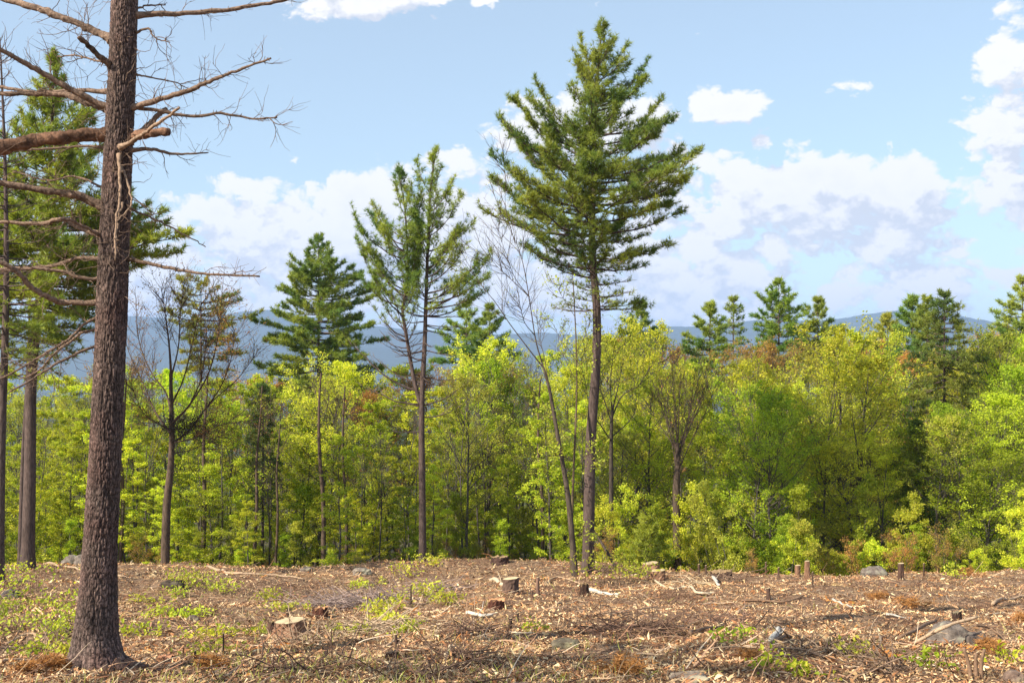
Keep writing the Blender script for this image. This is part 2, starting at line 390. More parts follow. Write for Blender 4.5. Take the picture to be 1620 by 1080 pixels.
# ------------------------------------------------------------------ haze
m, t = mat('air')
pv = N(t, 'ShaderNodeVolumePrincipled'); pv.inputs['Color'].default_value = (.42, .60, 1.0, 1); pv.inputs['Density'].default_value = 1.45e-4; pv.inputs['Anisotropy'].default_value = .1
o = N(t, 'ShaderNodeOutputMaterial'); t.links.new(pv.outputs[0], o.inputs[1]); M_AIR = m
mb = MB(); lo = np.array([-12500, -400, -75.]); hi = np.array([12500, 12700, 440.])
mb.add([[(lo, hi)[(i >> k) & 1][k] for k in range(3)] for i in range(8)], quads=[[0, 2, 3, 1], [4, 5, 7, 6], [0, 1, 5, 4], [2, 6, 7, 3], [0, 4, 6, 2], [1, 3, 7, 5]])
link('haze', mb.mesh('haze', M_AIR), kind='stuff', label='thin blue air between the clearing and the hills')
HAZE = True

# ------------------------------------------------------------------ pine builder
NEEDLE_COLS = np.array([(.095, .155, .042), (.085, .135, .034), (.115, .150, .036), (.045, .085, .034), (.27, .28, .05)])
def needles(mb, pos, dirs, length, width, per, rng, tint=(1, 1, 1), yellow=.25):
    """tufts of needles: pos (T,3), dirs (T,3)"""
    T = len(pos)
    if T == 0: return
    patch = .5 + .5 * noise3(pos[:, 0] / .9, pos[:, 1] / .9, pos[:, 2] / .7, 77)
    w = np.clip(patch * 1.3 - .35 + rng.normal(size=T) * .15 + (yellow - .25), 0, 1)[:, None]
    base = NEEDLE_COLS[0] * (1 - w) + NEEDLE_COLS[4] * w
    base = base * rng.uniform(.75, 1.25, (T, 1)) * np.array(tint)
    p = np.repeat(pos, per, 0); d_ = np.repeat(dirs, per, 0); c = np.repeat(base, per, 0)
    n = len(p)
    nd = unit(d_ * .75 + randunit(n, rng) * .8 + np.array([0, 0, .15]))
    sd_ = unit(np.cross(nd, randunit(n, rng))) * width * .5
    L = (length * rng.uniform(.7, 1.15, (n, 1)))
    v = np.stack([p - sd_, p + sd_, p + nd * L], 1).reshape(-1, 3)
    mb.add(v, tris=np.arange(n * 3).reshape(-1, 3), col=np.repeat(c, 3, 0))

def make_pine(trunk, r_base, r_top, branches, rng, nl=.11, nw=.011, per=12, tuft_step=.11, twigstep=.16, s0=.28, blet=.30,
              tint=(1, 1, 1), yellow=.25, mat_bark=None, foliage=True, sides=10, name='pine_tree', origin=None, dens=1.0, branch_objs=True, power=1.0):
    """trunk: (k,3) polyline base->top. branches: list of (base point, azimuth, horizontal length, rise, leafiness)."""
    mat_bark = mat_bark or M_BARK
    trunk = np.asarray(trunk, float); origin = trunk[0].copy() if origin is None else np.asarray(origin, float)
    root = bpy.data.objects.new(name, None); COL.objects.link(root); root.location = origin
    n = max(16, int(len(trunk) * 6)); tp = spline(trunk, n) - origin
    tt = np.linspace(0, 1, n)
    rad = r_top + (r_base - r_top) * (1 - tt) ** power; rad[0] *= 1.35; rad[1] *= 1.08
    tp2 = tp.copy(); tp2[0, 2] -= .25
    mb = MB(); tubes(mb, tp2, rad, sides)
    link('trunk', mb.mesh('trunk', mat_bark, True), root)
    tufts_p, tufts_d = [], []; small = MB(); bobj = []
    for (bp, az, L, rise, leaf) in branches:
        bp = np.asarray(bp) - origin
        h = np.array([cos(az), sin(az), 0.]); s = np.linspace(0, 1, 9)
        lat = np.array([-h[1], h[0], 0.])
        bend = rng.normal() * .08 * L
        z = rise * (.40 * s + .60 * s ** 2) - .04 * L * np.sin(s * pi)
        pts = bp + h * (L * s)[:, None] + lat * (bend * s ** 2)[:, None] + np.array([0, 0, 1.]) * z[:, None] + rng.normal(size=(9, 3)) * .018 * L * (s * (1 - .3 * s))[:, None]
        br = np.interp(s, [0, 1], [max(.012, .013 * L + .008), .004])
        bobj.append((pts, br))
        full = np.linalg.norm(np.diff(pts, axis=0), axis=1).sum()
        m_ = max(3, int((1 - s0) * full / twigstep)) * 2
        ss = rng.uniform(s0, 1, m_) ** .85
        if leaf <= .02: ss = ss[: m_ // 3]
        k = np.clip(ss * 8, 0, 7.999); i = k.astype(int); f = (k - i)[:, None]
        p0 = pts[i] * (1 - f) + pts[i + 1] * f; tg = unit(pts[i + 1] - pts[i])
        side = np.where(rng.random(len(ss)) < .5, -1, 1)[:, None]
        dd = unit(tg * .8 + lat * side * rng.uniform(.35, 1.0, (len(ss), 1)) + np.array([0, 0, 1.]) * rng.uniform(-.15, .45, (len(ss), 1)))
        ll = (blet * L * np.clip(1.15 - ss, .12, 1) + .18) * rng.uniform(.55, 1.15, len(ss))
        tw = grow(rng, p0, dd, ll, 4, .10, .06)
        tubes(small, tw[:, ::3], np.broadcast_to(np.array([.007, .003]) * (1.0 + L * .1), (len(ss), 2)), 3)
        if foliage and leaf > .02:
            tl = [tw[:, 3], tw[:, 2]]
            td = [unit(tw[:, 3] - tw[:, 2]), unit(tw[:, 2] - tw[:, 1])]
            cnt = max(2, int(.5 * blet * L / tuft_step + 2))
            fr = rng.uniform(.25, 1, (cnt, len(ss))) * 3
            ii = np.clip(fr.astype(int), 0, 2); ff = (fr - ii)[..., None]
            ar = np.arange(len(ss))[None]
            tl.append((tw[ar, ii] * (1 - ff) + tw[ar, ii + 1] * ff).reshape(-1, 3)); td.append(unit(tw[ar, ii + 1] - tw[ar, ii] + rng.normal(size=(cnt, len(ss), 3)) * .12).reshape(-1, 3))
            e = rng.uniform(.75, 1, 8) * 8; ei = np.clip(e.astype(int), 0, 7); ef = (e - ei)[:, None]
            tl.append(pts[ei] * (1 - ef) + pts[ei + 1] * ef); td.append(unit(pts[ei + 1] - pts[ei] + np.array([0, 0, .3])))
            a_ = np.concatenate(tl); b_ = np.concatenate(td)
            kp = rng.random(len(a_)) < min(1, leaf * dens)
            tufts_p.append(a_[kp] + rng.normal(size=(kp.sum(), 3)) * .03); tufts_d.append(b_[kp])
    if branch_objs:
        for pts, br in bobj[:300]:
            mb = MB(); tubes(mb, pts, br, 5); link('branch', mb.mesh('branch', mat_bark, True), root)
    else:
        mb = MB(); tubes(mb, np.stack([a for a, b in bobj]), np.stack([b for a, b in bobj]), 4)
        link('branches', mb.mesh('branches', mat_bark, True), root, kind='stuff')
    if small.n: link('twigs', small.mesh('twigs', M_TWIG), root, kind='stuff')
    if tufts_p:
        mb = MB(); needles(mb, np.concatenate(tufts_p), np.concatenate(tufts_d), nl, nw, per, rng, tint, yellow)
        link('needles', mb.mesh('needles', M_NEEDLE), root, kind='stuff')
    return root

def px_branches(rng, trunk_px, D, rows, step, gap=.12, lf=1.0, back=.9, nper=3, jitter=.12, asym=0.0, layer=.4):
    """rows: (tip_y, left extent px, right extent px, rise px, leaf) around a trunk given in photo pixels (x,y)"""
    tr = np.array(trunk_px, float); tr = tr[np.argsort(tr[:, 1])]
    R = np.array(rows, float); out = []
    y = R[0, 0]; az = rng.uniform(0, 6)
    while y < R[-1, 0]:
        st = step * rng.uniform(.6, 1.4)
        for k in range(nper):
            az += 2.399 + rng.normal() * .25
            ty = y + rng.uniform(-layer, layer) * st
            l, r, rise, leaf = [np.interp(ty, R[:, 0], R[:, j]) for j in (1, 2, 3, 4)]
            ca = cos(az); w = (ca + 1) / 2
            ext = (l * (1 - w) + r * w) * (1 if abs(ca) > .5 else back) * rng.uniform(1 - jitter * 2.2, 1 + jitter)
            rise = rise * (1 - asym * ca); by = ty + rise; bx = np.interp(by, tr[:, 1], tr[:, 0])
            out.append((P(bx, by, D), az, ext * mpp(D), rise * rng.uniform(.8, 1.2) * mpp(D), leaf * lf))
        y += st
    return out
def px_pts(pts, D): return np.array([P(x, y, D if len(r) == 0 else r[0]) for (x, y, *r) in pts])

def root_on_ground(px, D, py=None):
    x = P(px, 800, D)[0]; return np.array([x, D, float(Gz(x, D))])

# ---- tall white pine, right of centre
rng = np.random.default_rng(11); D = 34.0
tpx = [(930, 905), (932, 800), (935, 690), (943, 580), (944, 490), (937, 400), (938, 300), (941, 200), (946, 110), (952, 46)]
rows = [(44, 4, 4, 18, 1), (58, 34, 28, 40, 1), (75, 50, 50, 50, 1), (100, 50, 76, 50, 1), (130, 85, 85, 50, 1), (165, 120, 98, 52, 1), (195, 150, 112, 52, 1), (235, 150, 142, 50, 1),
        (280, 165, 148, 36, 1), (320, 160, 138, 24, 1), (360, 140, 112, 22, .95), (395, 110, 118, 30, .85), (420, 95, 80, 15, .5), (450, 60, 60, 8, .22), (485, 75, 70, 5, .3), (500, 40, 60, 5, .15)]
br = px_branches(rng, tpx, D, rows, 24, nper=5, asym=.5, layer=.16, jitter=.2)
for (ty, side, ext, rise) in ((192, pi, 158, 125), (158, pi, 135, 115), (132, pi, 96, 100), (70, 0, 48, 50), (95, 0, 84, 75), (160, 0, 103, 95), (240, 0, 162, 50), (285, 0, 152, 40), (330, 0, 142, 40), (388, 0, 118, 20), (282, pi, 180, 70), (330, pi, 150, 60), (385, pi, 130, 40), (478, 0, 72, 6)):
    by = ty + rise; bx = np.interp(by, [p_[1] for p_ in tpx][::-1], [p_[0] for p_ in tpx][::-1])
    br.append((P(bx, by, D), side + rng.normal() * .12, ext * mpp(D), rise * mpp(D), 1))
for k in range(46):                                            # boughs reaching towards and away from the viewer
    ty = 60 + k * 7.6; ext = np.interp(ty, [60, 130, 200, 300, 400], [30, 62, 95, 110, 80]) * rng.uniform(.5, 1.05); rise = rng.uniform(12, 38)
    br.append((P(np.interp(ty + rise, [p_[1] for p_ in tpx][::-1], [p_[0] for p_ in tpx][::-1]), ty + rise, D), rng.choice((-1, -1, 1)) * rng.uniform(.28, .72) * pi, ext * mpp(D), rise * mpp(D), 1))
tr = px_pts(tpx, D); tr[0] = root_on_ground(930, D)
o = make_pine(tr, .19, .012, [(a, b_, c_ * (.90 if abs(b_ - pi) < .5 and i % 3 else 1), d_, e * rng.choice((.55, .9, 1))) for i, (a, b_, c_, d_, e) in enumerate(br)], rng, nl=.17, nw=.0165, per=9, yellow=.45, power=.8, blet=.30, tuft_step=.085, s0=.16, twigstep=.14)
tag(o, 'tallest full crowned pine with a bare straight trunk, right of centre', 'pine tree')

# ---- forked pine, left of centre
rng = np.random.default_rng(12); D = 37.0
tpx = [(669, 890), (668, 780), (667, 690), (668, 620), (672, 540), (674, 472), (680, 317), (688, 246)]
rows = [(246, 4, 4, 20, 1), (262, 30, 24, 45, .9), (290, 40, 58, 75, .85), (330, 25, 70, 60, .9), (370, 34, 80, 58, .85), (410, 34, 100, 52, .9), (440, 44, 114, 36, .85), (470, 50, 95, 30, .35), (500, 55, 70, 0, .03), (560, 50, 60, -10, 0), (600, 60, 60, -5, 0), (650, 50, 40, -5, 0)]
br = px_branches(rng, tpx, D, rows, 15, nper=3)
tr = px_pts(tpx, D); tr[0] = root_on_ground(669, D)
lt = [(667, 645), (655, 600), (641, 520), (637, 488), (645, 433), (641, 336), (630, 272)]
rows = [(272, 4, 4, 22, 1), (290, 26, 24, 50, .9), (330, 75, 25, 62, .9), (370, 74, 28, 60, .9), (410, 74, 24, 58, .85), (450, 70, 30, 45, .7), (480, 50, 20, 60, .1), (520, 60, 20, 20, 0), (560, 60, 20, 10, 0)]
br2 = px_branches(rng, lt, D, rows, 14, nper=3)
for (tx, ty, by) in ((558, 330, 470), (560, 372, 500), (590, 450, 520), (788, 440, 480), (775, 400, 490), (760, 470, 500)):
    bx = 641 if tx < 660 else 674
    br2.append((P(bx, by, D), (pi if tx < bx else 0) + rng.normal() * .2, abs(tx - bx) * mpp(D), (by - ty) * mpp(D), .85))
for (tx, ty, by) in ((585, 560, 605), (600, 520, 570), (540, 520, 620), (560, 600, 640), (610, 680, 682), (735, 640, 660), (745, 600, 640)):
    br2.append((P(667, by, D), (pi if tx < 667 else 0) + rng.normal() * .2, abs(tx - 667) * mpp(D), (by - ty) * mpp(D), 0))
o = make_pine(tr, .125, .015, br + br2, rng, nl=.17, nw=.0135, per=10, s0=.3, blet=.34, yellow=.4, power=.75, tuft_step=.09)
mb = MB(); l3 = spline(px_pts(lt, D), 26) - np.array(o.location); l3[0] += 0; tubes(mb, l3, np.linspace(.075, .012, 26), 8)
link('trunk', mb.mesh('trunk', M_BARK, True), o, label='left stem of the fork')
tag(o, 'thin forked pine with upswept sparse crown and dead lower branches, left of centre', 'pine tree')

# ---- pines at left
rng = np.random.default_rng(13); D = 34.0
tpx = [(45, 893), (47, 760), (50, 600), (62, 480), (72, 380), (80, 250), (86, 95)]
rows = [(96, 4, 4, 12, 1), (120, 20, 18, 25, 1), (170, 45, 70, 40, 1), (210, 75, 80, 45, 1), (260, 110, 100, 50, 1), (300, 130, 135, 40, 1), (345, 140, 190, 30, 1), (380, 140, 205, 20, 1), (420, 140, 150, 5, 1), (460, 130, 125, -5, 1), (510, 110, 90, -15, .8), (560, 70, 70, -30, .2), (600, 60, 60, -30, .08)]
br = px_branches(rng, tpx, D, rows, 15, nper=5)
tr = px_pts(tpx, D); tr[0] = root_on_ground(45, D)
o = make_pine(tr, .20, .015, br, rng, nl=.21, nw=.029, per=7, yellow=.62, blet=.30, power=.8, tuft_step=.10, s0=.15, twigstep=.19)
tag(o, 'tall full pine with yellow green needles behind the big bare trunk at the left edge', 'pine tree')

rng = np.random.default_rng(14); D = 30.0
tpx = [(0, 880), (2, 700), (8, 540), (10, 420), (8, 260), (0, 60)]
rows = [(60, 6, 6, 12, 0), (160, 60, 30, 30, .0), (400, 120, 60, 10, .0), (440, 120, 80, 10, 1), (480, 130, 90, 0, 1), (520, 100, 80, -10, .6), (600, 60, 60, -20, .05)]
br = px_branches(rng, tpx, D, rows, 22, nper=4)
tr = px_pts(tpx, D); tr[0] = root_on_ground(0, D)
o = make_pine(tr, .13, .012, br, rng, nl=.18, nw=.02, per=8, yellow=.8, power=.8)
tag(o, 'reddish pine trunk cut by the left edge of the picture', 'pine tree')
rng = np.random.default_rng(15); D = 41.0
tpx = [(33, 875), (36, 740), (42, 620), (46, 520), (48, 430)]
br = px_branches(rng, tpx, D, [(430, 8, 8, 10, .8), (480, 60, 60, 20, .4), (600, 50, 50, 0, .02)], 22, nper=3)
tr = px_pts(tpx, D); tr[0] = root_on_ground(33, D)
o = make_pine(tr, .10, .02, br, rng, nl=.14, nw=.015, per=8)
tag(o, 'thin dark trunk close behind the thick grey pine trunk at the left', 'pine tree')

# ---- pine outside the frame at the left; its shadow crosses the nearest ground
rng = np.random.default_rng(41); trn = np.array([(-9.6, 6.2, .5), (-9.5, 6.2, 6), (-9.4, 6.3, 12.5)]); trn[0, 2] = float(Gz(-9.6, 6.2)); br = []
for k in range(44):
    h = 6.0 + k * .145; br.append((np.array([-9.5, 6.25, h]), k * 2.4, 2.9 * (1.06 - (h - 6.0) / 6.6) * rng.uniform(.7, 1.1) + .2, .5, 1))
o = make_pine(trn, .16, .02, br, rng, nl=.22, nw=.03, per=6, twigstep=.25, tuft_step=.16, branch_objs=False)
tag(o, 'pine just outside the frame at the left, its shadow on the nearest chips', 'pine tree')

# ---- far pines above the wood
def far_pine(name, top, base_y, spans, D, seed, label, per=9, yellow=.25, tint=(1, 1, 1), lean=0, leafy=1.0, nper=5, st=10, group='pines standing above the wood'):
    """spans: rows like px_branches; the trunk continues below the crown to the ground"""
    r = np.random.default_rng(seed); x0, y0 = top
    g0 = root_on_ground(x0 - lean, D); gy = 600 + (CAMZ - g0[2]) * FPX / D
    tpx = [(x0 - lean, gy), (x0 - lean * .6, (gy + y0) / 2), (x0, y0)]
    spans = [(a, b_ * 1.16, c_ * 1.16, d_, e_) for (a, b_, c_, d_, e_) in spans]
    br = px_branches(r, tpx, D, spans, st, nper=nper, jitter=.2, layer=.22)
    tr = px_pts(tpx, D); tr[0] = g0
    o = make_pine(tr, .0042 * (gy - y0) * mpp(D) * 2.2, .012, br, r, nl=.23 * D / 60, nw=.032 * D / 60, per=max(6, per - 3), twigstep=.17 * D / 60, tuft_step=.12, yellow=yellow, tint=tint, dens=leafy, power=.9, s0=.15, sides=7, name=name, blet=.25, branch_objs=(D < 65))
    return tag(o, label, 'pine tree', group)
far_pine('pine_tree', (504, 373), 600, [(376, 4, 4, 8, 1), (395, 28, 30, 22, 1), (425, 42, 60, 22, 1), (460, 55, 66, 18, 1), (490, 66, 72, 12, 1), (525, 84, 78, 8, 1), (560, 78, 85, 2, 1), (590, 78, 84, -4, 1), (625, 70, 76, -5, 1), (660, 40, 50, -5, .8)], 62, 21, 'broad dense pine rising above the wood left of the forked pine', yellow=.42)
far_pine('pine_tree', (318, 434), 600, [(438, 40, 10, 8, .9), (450, 40, 25, 12, .9), (475, 50, 55, 15, .8), (500, 50, 70, 10, .8), (520, 45, 75, 4, .85), (545, 20, 88, 0, .9), (562, 20, 95, -4, .9), (590, 30, 60, -4, .7)], 60, 22, 'ragged brownish pine behind the bare maple, layered to the right', yellow=.45, tint=(1.25, 1.0, .9), leafy=.75, nper=3)
far_pine('pine_tree', (738, 480), 600, [(482, 4, 4, 6, 1), (500, 22, 22, 12, 1), (525, 38, 34, 12, 1), (550, 46, 40, 5, 1), (575, 40, 40, 0, 1)], 72, 23, 'dark pointed pine above the wood, just right of the forked trunk')
far_pine('pine_tree', (774, 484), 600, [(486, 4, 4, 6, 1), (505, 18, 18, 12, 1), (530, 26, 30, 10, 1), (552, 30, 36, 4, 1), (580, 30, 34, 0, 1)], 70, 24, 'darker of two small pines between the forked pine and the tall pine', tint=(.8, .85, .9))
far_pine('pine_tree', (1014, 477), 600, [(480, 4, 4, 6, 1), (495, 20, 16, 10, 1), (520, 26, 30, 5, 1), (545, 30, 28, 0, 1), (575, 30, 30, 0, 1)], 72, 25, 'small dark pine top just right of the tall pine trunk', tint=(.85, .9, .9))
far_pine('pine_tree', (1123, 480), 600, [(484, 4, 4, 6, 1), (505, 20, 18, 12, 1), (535, 38, 28, 8, 1), (560, 44, 32, 2, 1), (590, 38, 34, 0, 1), (630, 36, 30, 0, 1)], 66, 26, 'rounded green pine leftmost of the group right of the tall pine', yellow=.4)
far_pine('pine_tree', (1160, 472), 600, [(475, 4, 4, 6, .8), (495, 16, 14, 10, .6), (530, 22, 20, 5, .5), (570, 26, 26, 0, .5)], 74, 27, 'thin sparse grey green pine beside the rounded green one', leafy=.6, tint=(1, 1, 1.2))
far_pine('pine_tree', (1232, 444), 600, [(446, 4, 4, 8, 1), (460, 22, 20, 14, 1), (490, 36, 32, 12, 1), (520, 30, 36, 6, 1), (550, 26, 38, 2, 1), (590, 30, 30, 0, 1)], 66, 28, 'tallest dark green pine of the right hand group', tint=(.85, .95, .8), yellow=.3)
far_pine('pine_tree', (1294, 471), 600, [(474, 4, 4, 8, 1), (490, 20, 18, 12, 1), (515, 28, 28, 8, 1), (540, 30, 33, 4, 1), (575, 30, 30, 0, 1)], 69, 29, 'round topped pine right beside the tallest of the right hand group', yellow=.3)
far_pine('pine_tree', (1404, 497), 600, [(500, 4, 4, 8, 1), (515, 18, 14, 10, 1), (540, 28, 25, 4, 1), (580, 35, 30, 0, 1)], 72, 30, 'low olive pine top at the left of the far right cluster', yellow=.5, tint=(1, .9, .9))
far_pine('pine_tree', (1444, 468), 600, [(471, 4, 4, 8, 1), (485, 20, 14, 12, 1), (515, 26, 20, 8, 1), (550, 30, 26, 2, 1), (590, 34, 30, 0, 1), (640, 30, 30, 0, 1)], 66, 31, 'blue green pine in the middle of the far right cluster', yellow=.15, tint=(.85, 1, 1))
far_pine('pine_tree', (1467, 468), 600, [(471, 4, 4, 8, 1), (490, 14, 14, 12, 1), (530, 22, 24, 4, 1), (590, 30, 30, 0, 1)], 61, 34, 'narrow pine top touching the dark hemlock on its left', yellow=.35)
far_pine('hemlock_tree', (1494, 464), 600, [(467, 4, 4, 5, 1), (485, 16, 20, 6, 1), (510, 24, 34, 4, 1), (540, 32, 46, 2, .9), (575, 44, 52, -6, .85), (600, 40, 55, -12, .8), (630, 56, 48, -14, .85), (665, 44, 38, -12, .8)], 43, 32, 'dark drooping hemlock with its trunk showing, before the far right pines', tint=(.75, .7, .75), yellow=.35, leafy=.8)
far_pine('pine_tree', (1618, 440), 600, [(443, 6, 6, 8, 1), (470, 28, 26, 12, 1), (500, 38, 35, 8, 1), (522, 44, 44, 2, 1), (560, 34, 40, 0, 1)], 58, 33, 'pine cut by the right edge of the picture, layered yellow green boughs', yellow=.5)
far_pine('spruce_tree', (416, 612), 600, [(615, 3, 3, 3, 1), (640, 10, 10, 0, 1), (690, 20, 20, -5, .6), (760, 28, 26, -8, .35), (820, 25, 25, -8, .2)], 45, 35, 'narrow dark spruce among the bare trunks left of centre', tint=(.7, .7, .9), yellow=.1, group=None)
far_pine('cedar_tree', (1450, 665), 600, [(668, 3, 3, -2, 1), (700, 12, 12, -4, 1), (760, 22, 22, -6, 1), (850, 26, 26, -6, 1)], 41, 36, 'narrow conical dark cedar in front of the leafy wall at the right', tint=(.75, .8, .6), yellow=.4, group=None)
far_pine('cedar_tree', (1022, 820), 900, [(822, 3, 3, 0, .8), (850, 14, 14, 2, .8), (880, 20, 18, 2, .8)], 36, 37, 'small sparse young conifer by the shrubs right of the tall pine', tint=(1, 1, .8), yellow=.5, group=None)

# ------------------------------------------------------------------ deciduous trees
LEAFSETS = {
    'beech': [(.27, .36, .035), (.34, .41, .04), (.20, .29, .03), (.42, .46, .055)],
    'birch': [(.31, .37, .04), (.37, .42, .045), (.24, .31, .035), (.46, .48, .07)],
    'deep': [(.09, .19, .025), (.13, .25, .03), (.17, .29, .035)],
    'bud': [(.33, .22, .08), (.38, .22, .09), (.34, .27, .07), (.26, .15, .08)],
    'olive': [(.26, .31, .055), (.32, .35, .06), (.21, .25, .05)],
    'lime': [(.30, .38, .055), (.36, .40, .065), (.24, .31, .045)],
    'green': [(.25, .36, .03), (.32, .42, .04), (.19, .29, .025)]}
def leaves(mb, pos, size, rng, cols, flat=.5, asp=.62):
    n = len(pos)
    if n == 0: return
    nrm = unit(randunit(n, rng) * (1 - flat) + np.array([0, 0, 1.]) * flat * rng.choice([1, 1, 1], (n, 1)))
    a = unit(np.cross(nrm, randunit(n, rng))); b = np.cross(nrm, a)
    L = size * rng.uniform(.65, 1.25, (n, 1)); w = L * asp
    fold = nrm * L * .12
    v = np.stack([pos, pos + a * L * .5 - b * w * .5 + fold, pos + a * L, pos + a * L * .5 + b * w * .5 + fold], 1).reshape(-1, 3)
    C = np.array(cols); c = C[rng.integers(0, len(C), n)] * rng.uniform(.8, 1.2, (n, 1))
    mb.add(v, quads=np.arange(n * 4).reshape(-1, 4), col=np.repeat(c, 4, 0))

def deciduous(rng, H, r0, h0, crown_r, nb, kids=(6, 4), leafn=8, leafsize=.09, leafset='beech', shape='oval', el=(35, 60), up=.05, flat=.6, twig_r=.004,
              stems=1, wig=.10, bark=(1, 1, 1), spread_l=.25, droop=0.0, r_pow=1.0, lean=.02, layered=False, sides=6):
    """returns wood mesh builder and leaf mesh builder"""
    wood = MB(); lf = MB()
    for s_ in range(stems):
        off = rng.normal(size=3) * .18 * (stems > 1); off[2] = -.2
        n = 14; ddir = np.array([[rng.normal() * (lean + .10 * (stems > 1)), rng.normal() * (lean + .10 * (stems > 1)), 1.]])
        Hs = H * (1 if s_ == 0 else rng.uniform(.75, .98))
        tp = grow(rng, off[None], ddir, np.array([Hs]), n, .035, .03)[0]
        rr = r0 * (1 - np.linspace(0, 1, n) ** r_pow * .93); rr[0] *= 1.25
        tubes(wood, tp, rr, sides, col=bark)
        m_ = nb // stems
        tq = rng.uniform(h0 / H, .97, m_) if not layered else np.sort(np.repeat(np.linspace(h0 / H, .96, max(3, m_ // 3)), 3)[:m_] + rng.normal(size=min(m_, 3 * max(3, m_ // 3))) * .008)
        m_ = len(tq)
        rel = (tq - h0 / H) / (1 - h0 / H)
        if shape == 'oval': ext = crown_r * (np.sin(np.clip(rel * .85 + .15, 0, 1) * pi) ** .6 * .95 + .12)
        elif shape == 'cone': ext = crown_r * (1 - rel * .85)
        elif shape == 'vase': ext = crown_r * (.75 + .25 * rel) * np.where(rel > .9, .6, 1)
        else: ext = crown_r * (.55 + .45 * rng.random(m_)) * (1 - .6 * rel ** 3)
        az = np.arange(m_) * 2.399 + rng.normal(size=m_) * .4
        elv = np.radians(np.interp(rel, [0, 1], [el[0], el[1]]) + rng.normal(size=m_) * 8)
        L = ext / np.maximum(np.cos(elv), .35) * rng.uniform(.6, 1.15, m_)
        L = np.minimum(L, np.maximum((Hs * 1.0 - tq * Hs) / np.maximum(np.sin(elv), .2), .06 * H) + .02 * H)
        d0_ = np.stack([np.cos(az) * np.cos(elv), np.sin(az) * np.cos(elv), np.sin(elv)], 1)
        k = tq * (n - 1); i = np.clip(k.astype(int), 0, n - 2); f = (k - i)[:, None]
        p0 = tp[i] * (1 - f) + tp[i + 1] * f
        b1 = grow(rng, p0, d0_, L, 7, wig, up)
        rb = (r0 * .38 * (1 - tq * .6) * np.clip(L / 2.0, .3, 1.2))[:, None] * np.linspace(1, .2, 7)[None]
        tubes(wood, b1, np.maximum(rb, twig_r), 4, col=bark)
        # second level
        k1 = kids[0]; B = m_ * k1
        par = np.repeat(np.arange(m_), k1); ss = rng.uniform(.2, 1, B) * 5.999
        i = ss.astype(int); f = (ss - i)[:, None]
        p0 = b1[par, i] * (1 - f) + b1[par, i + 1] * f; tg = unit(b1[par, i + 1] - b1[par, i])
        dd = unit(tg + unit(np.cross(tg, randunit(B, rng))) * rng.uniform(.5, 1.0, (B, 1)) * np.array([1, 1, .5]) + np.array([0, 0, .1 - droop]))
        L2 = L[par] * rng.uniform(.25, .5, B) * (1.15 - ss / 8)
        b2 = grow(rng, p0, dd, L2, 5, wig * 1.1, up * .8 - droop * .3)
        tubes(wood, b2[:, ::2], np.maximum(np.linspace(1, .3, 3)[None] * (rb[par, 3] * .45)[:, None], twig_r * .9), 3, col=bark)
        k2 = kids[1]; par2 = np.repeat(np.arange(B), k2); B2 = B * k2
        ss = rng.uniform(.15, 1, B2) * 3.999; i = ss.astype(int); f = (ss - i)[:, None]
        p0 = b2[par2, i] * (1 - f) + b2[par2, i + 1] * f; tg = unit(b2[par2, i + 1] - b2[par2, i])
        dd = unit(tg + unit(np.cross(tg, randunit(B2, rng))) * rng.uniform(.4, .9, (B2, 1)) * np.array([1, 1, .6]))
        L3 = np.clip(L2[par2] * rng.uniform(.4, .8, B2), .12, 1.0)
        b3 = grow(rng, p0, dd, L3, 3, wig, up * .5 - droop)
        tubes(wood, b3[:, ::2], np.broadcast_to(np.array([1, .5]) * twig_r, (B2, 2)), 3, col=bark)
        if leafn:
            c = rng.poisson(leafn, B2); pr_ = np.repeat(np.arange(B2), c); tt_ = rng.uniform(.1, 1, len(pr_)) * 1.999
            i = tt_.astype(int); f = (tt_ - i)[:, None]
            pp = b3[pr_, i] * (1 - f) + b3[pr_, i + 1] * f + rng.normal(size=(len(pr_), 3)) * np.array([.07, .07, .045])
            leaves(lf, pp, leafsize, rng, LEAFSETS[leafset], flat)
    return wood, lf

def proto(name, wood, lf, bark=M_BROAD, lm=M_LEAF):
    root = bpy.data.objects.new(name, None); COL.objects.link(root)
    link('trunk', wood.mesh('trunk', bark), root)
    if lf.n: link('foliage', lf.mesh('foliage', lm), root, kind='stuff')
    return root

PROTO = {}
def add_proto(key, name, H, lb=M_BROAD, **kw):
    seed = sum(ord(c_) for c_ in key) * 7 + 3
    w, l = deciduous(np.random.default_rng(seed), H, **kw)
    PROTO.setdefault(key.split(':')[0], []).append([proto(name, w, l, lb), H, False])
for j in range(3):
    add_proto(f'beech:{j}', 'beech_tree', 10, r0=.07, h0=1.0 + j * .5, crown_r=1.7, nb=40, kids=(5, 4), leafn=12, leafsize=.10, leafset='beech', shape='rand', el=(12, 50), flat=.38, up=.0, layered=True)
for j in range(3):
    add_proto(f'birch:{j}', 'birch_tree', 10, r0=.08, h0=1.0, crown_r=2.0, nb=46, kids=(6, 4), leafn=13, leafsize=.085, leafset='birch', shape='oval', el=(30, 65), flat=.35, stems=1 + (j == 1))
for j in range(2):
    add_proto(f'green:{j}', 'maple_tree', 10, r0=.08, h0=.6, crown_r=2.3, nb=46, kids=(6, 4), leafn=12, leafsize=.095, leafset='green', shape='oval', el=(20, 60), flat=.4)
for j in range(2):
    add_proto(f'bud:{j}', 'maple_tree', 10, r0=.09, h0=3.0, crown_r=2.1, nb=34, kids=(7, 5), leafn=8.0, leafsize=.08, leafset='bud', shape='oval', el=(40, 70), flat=.2)
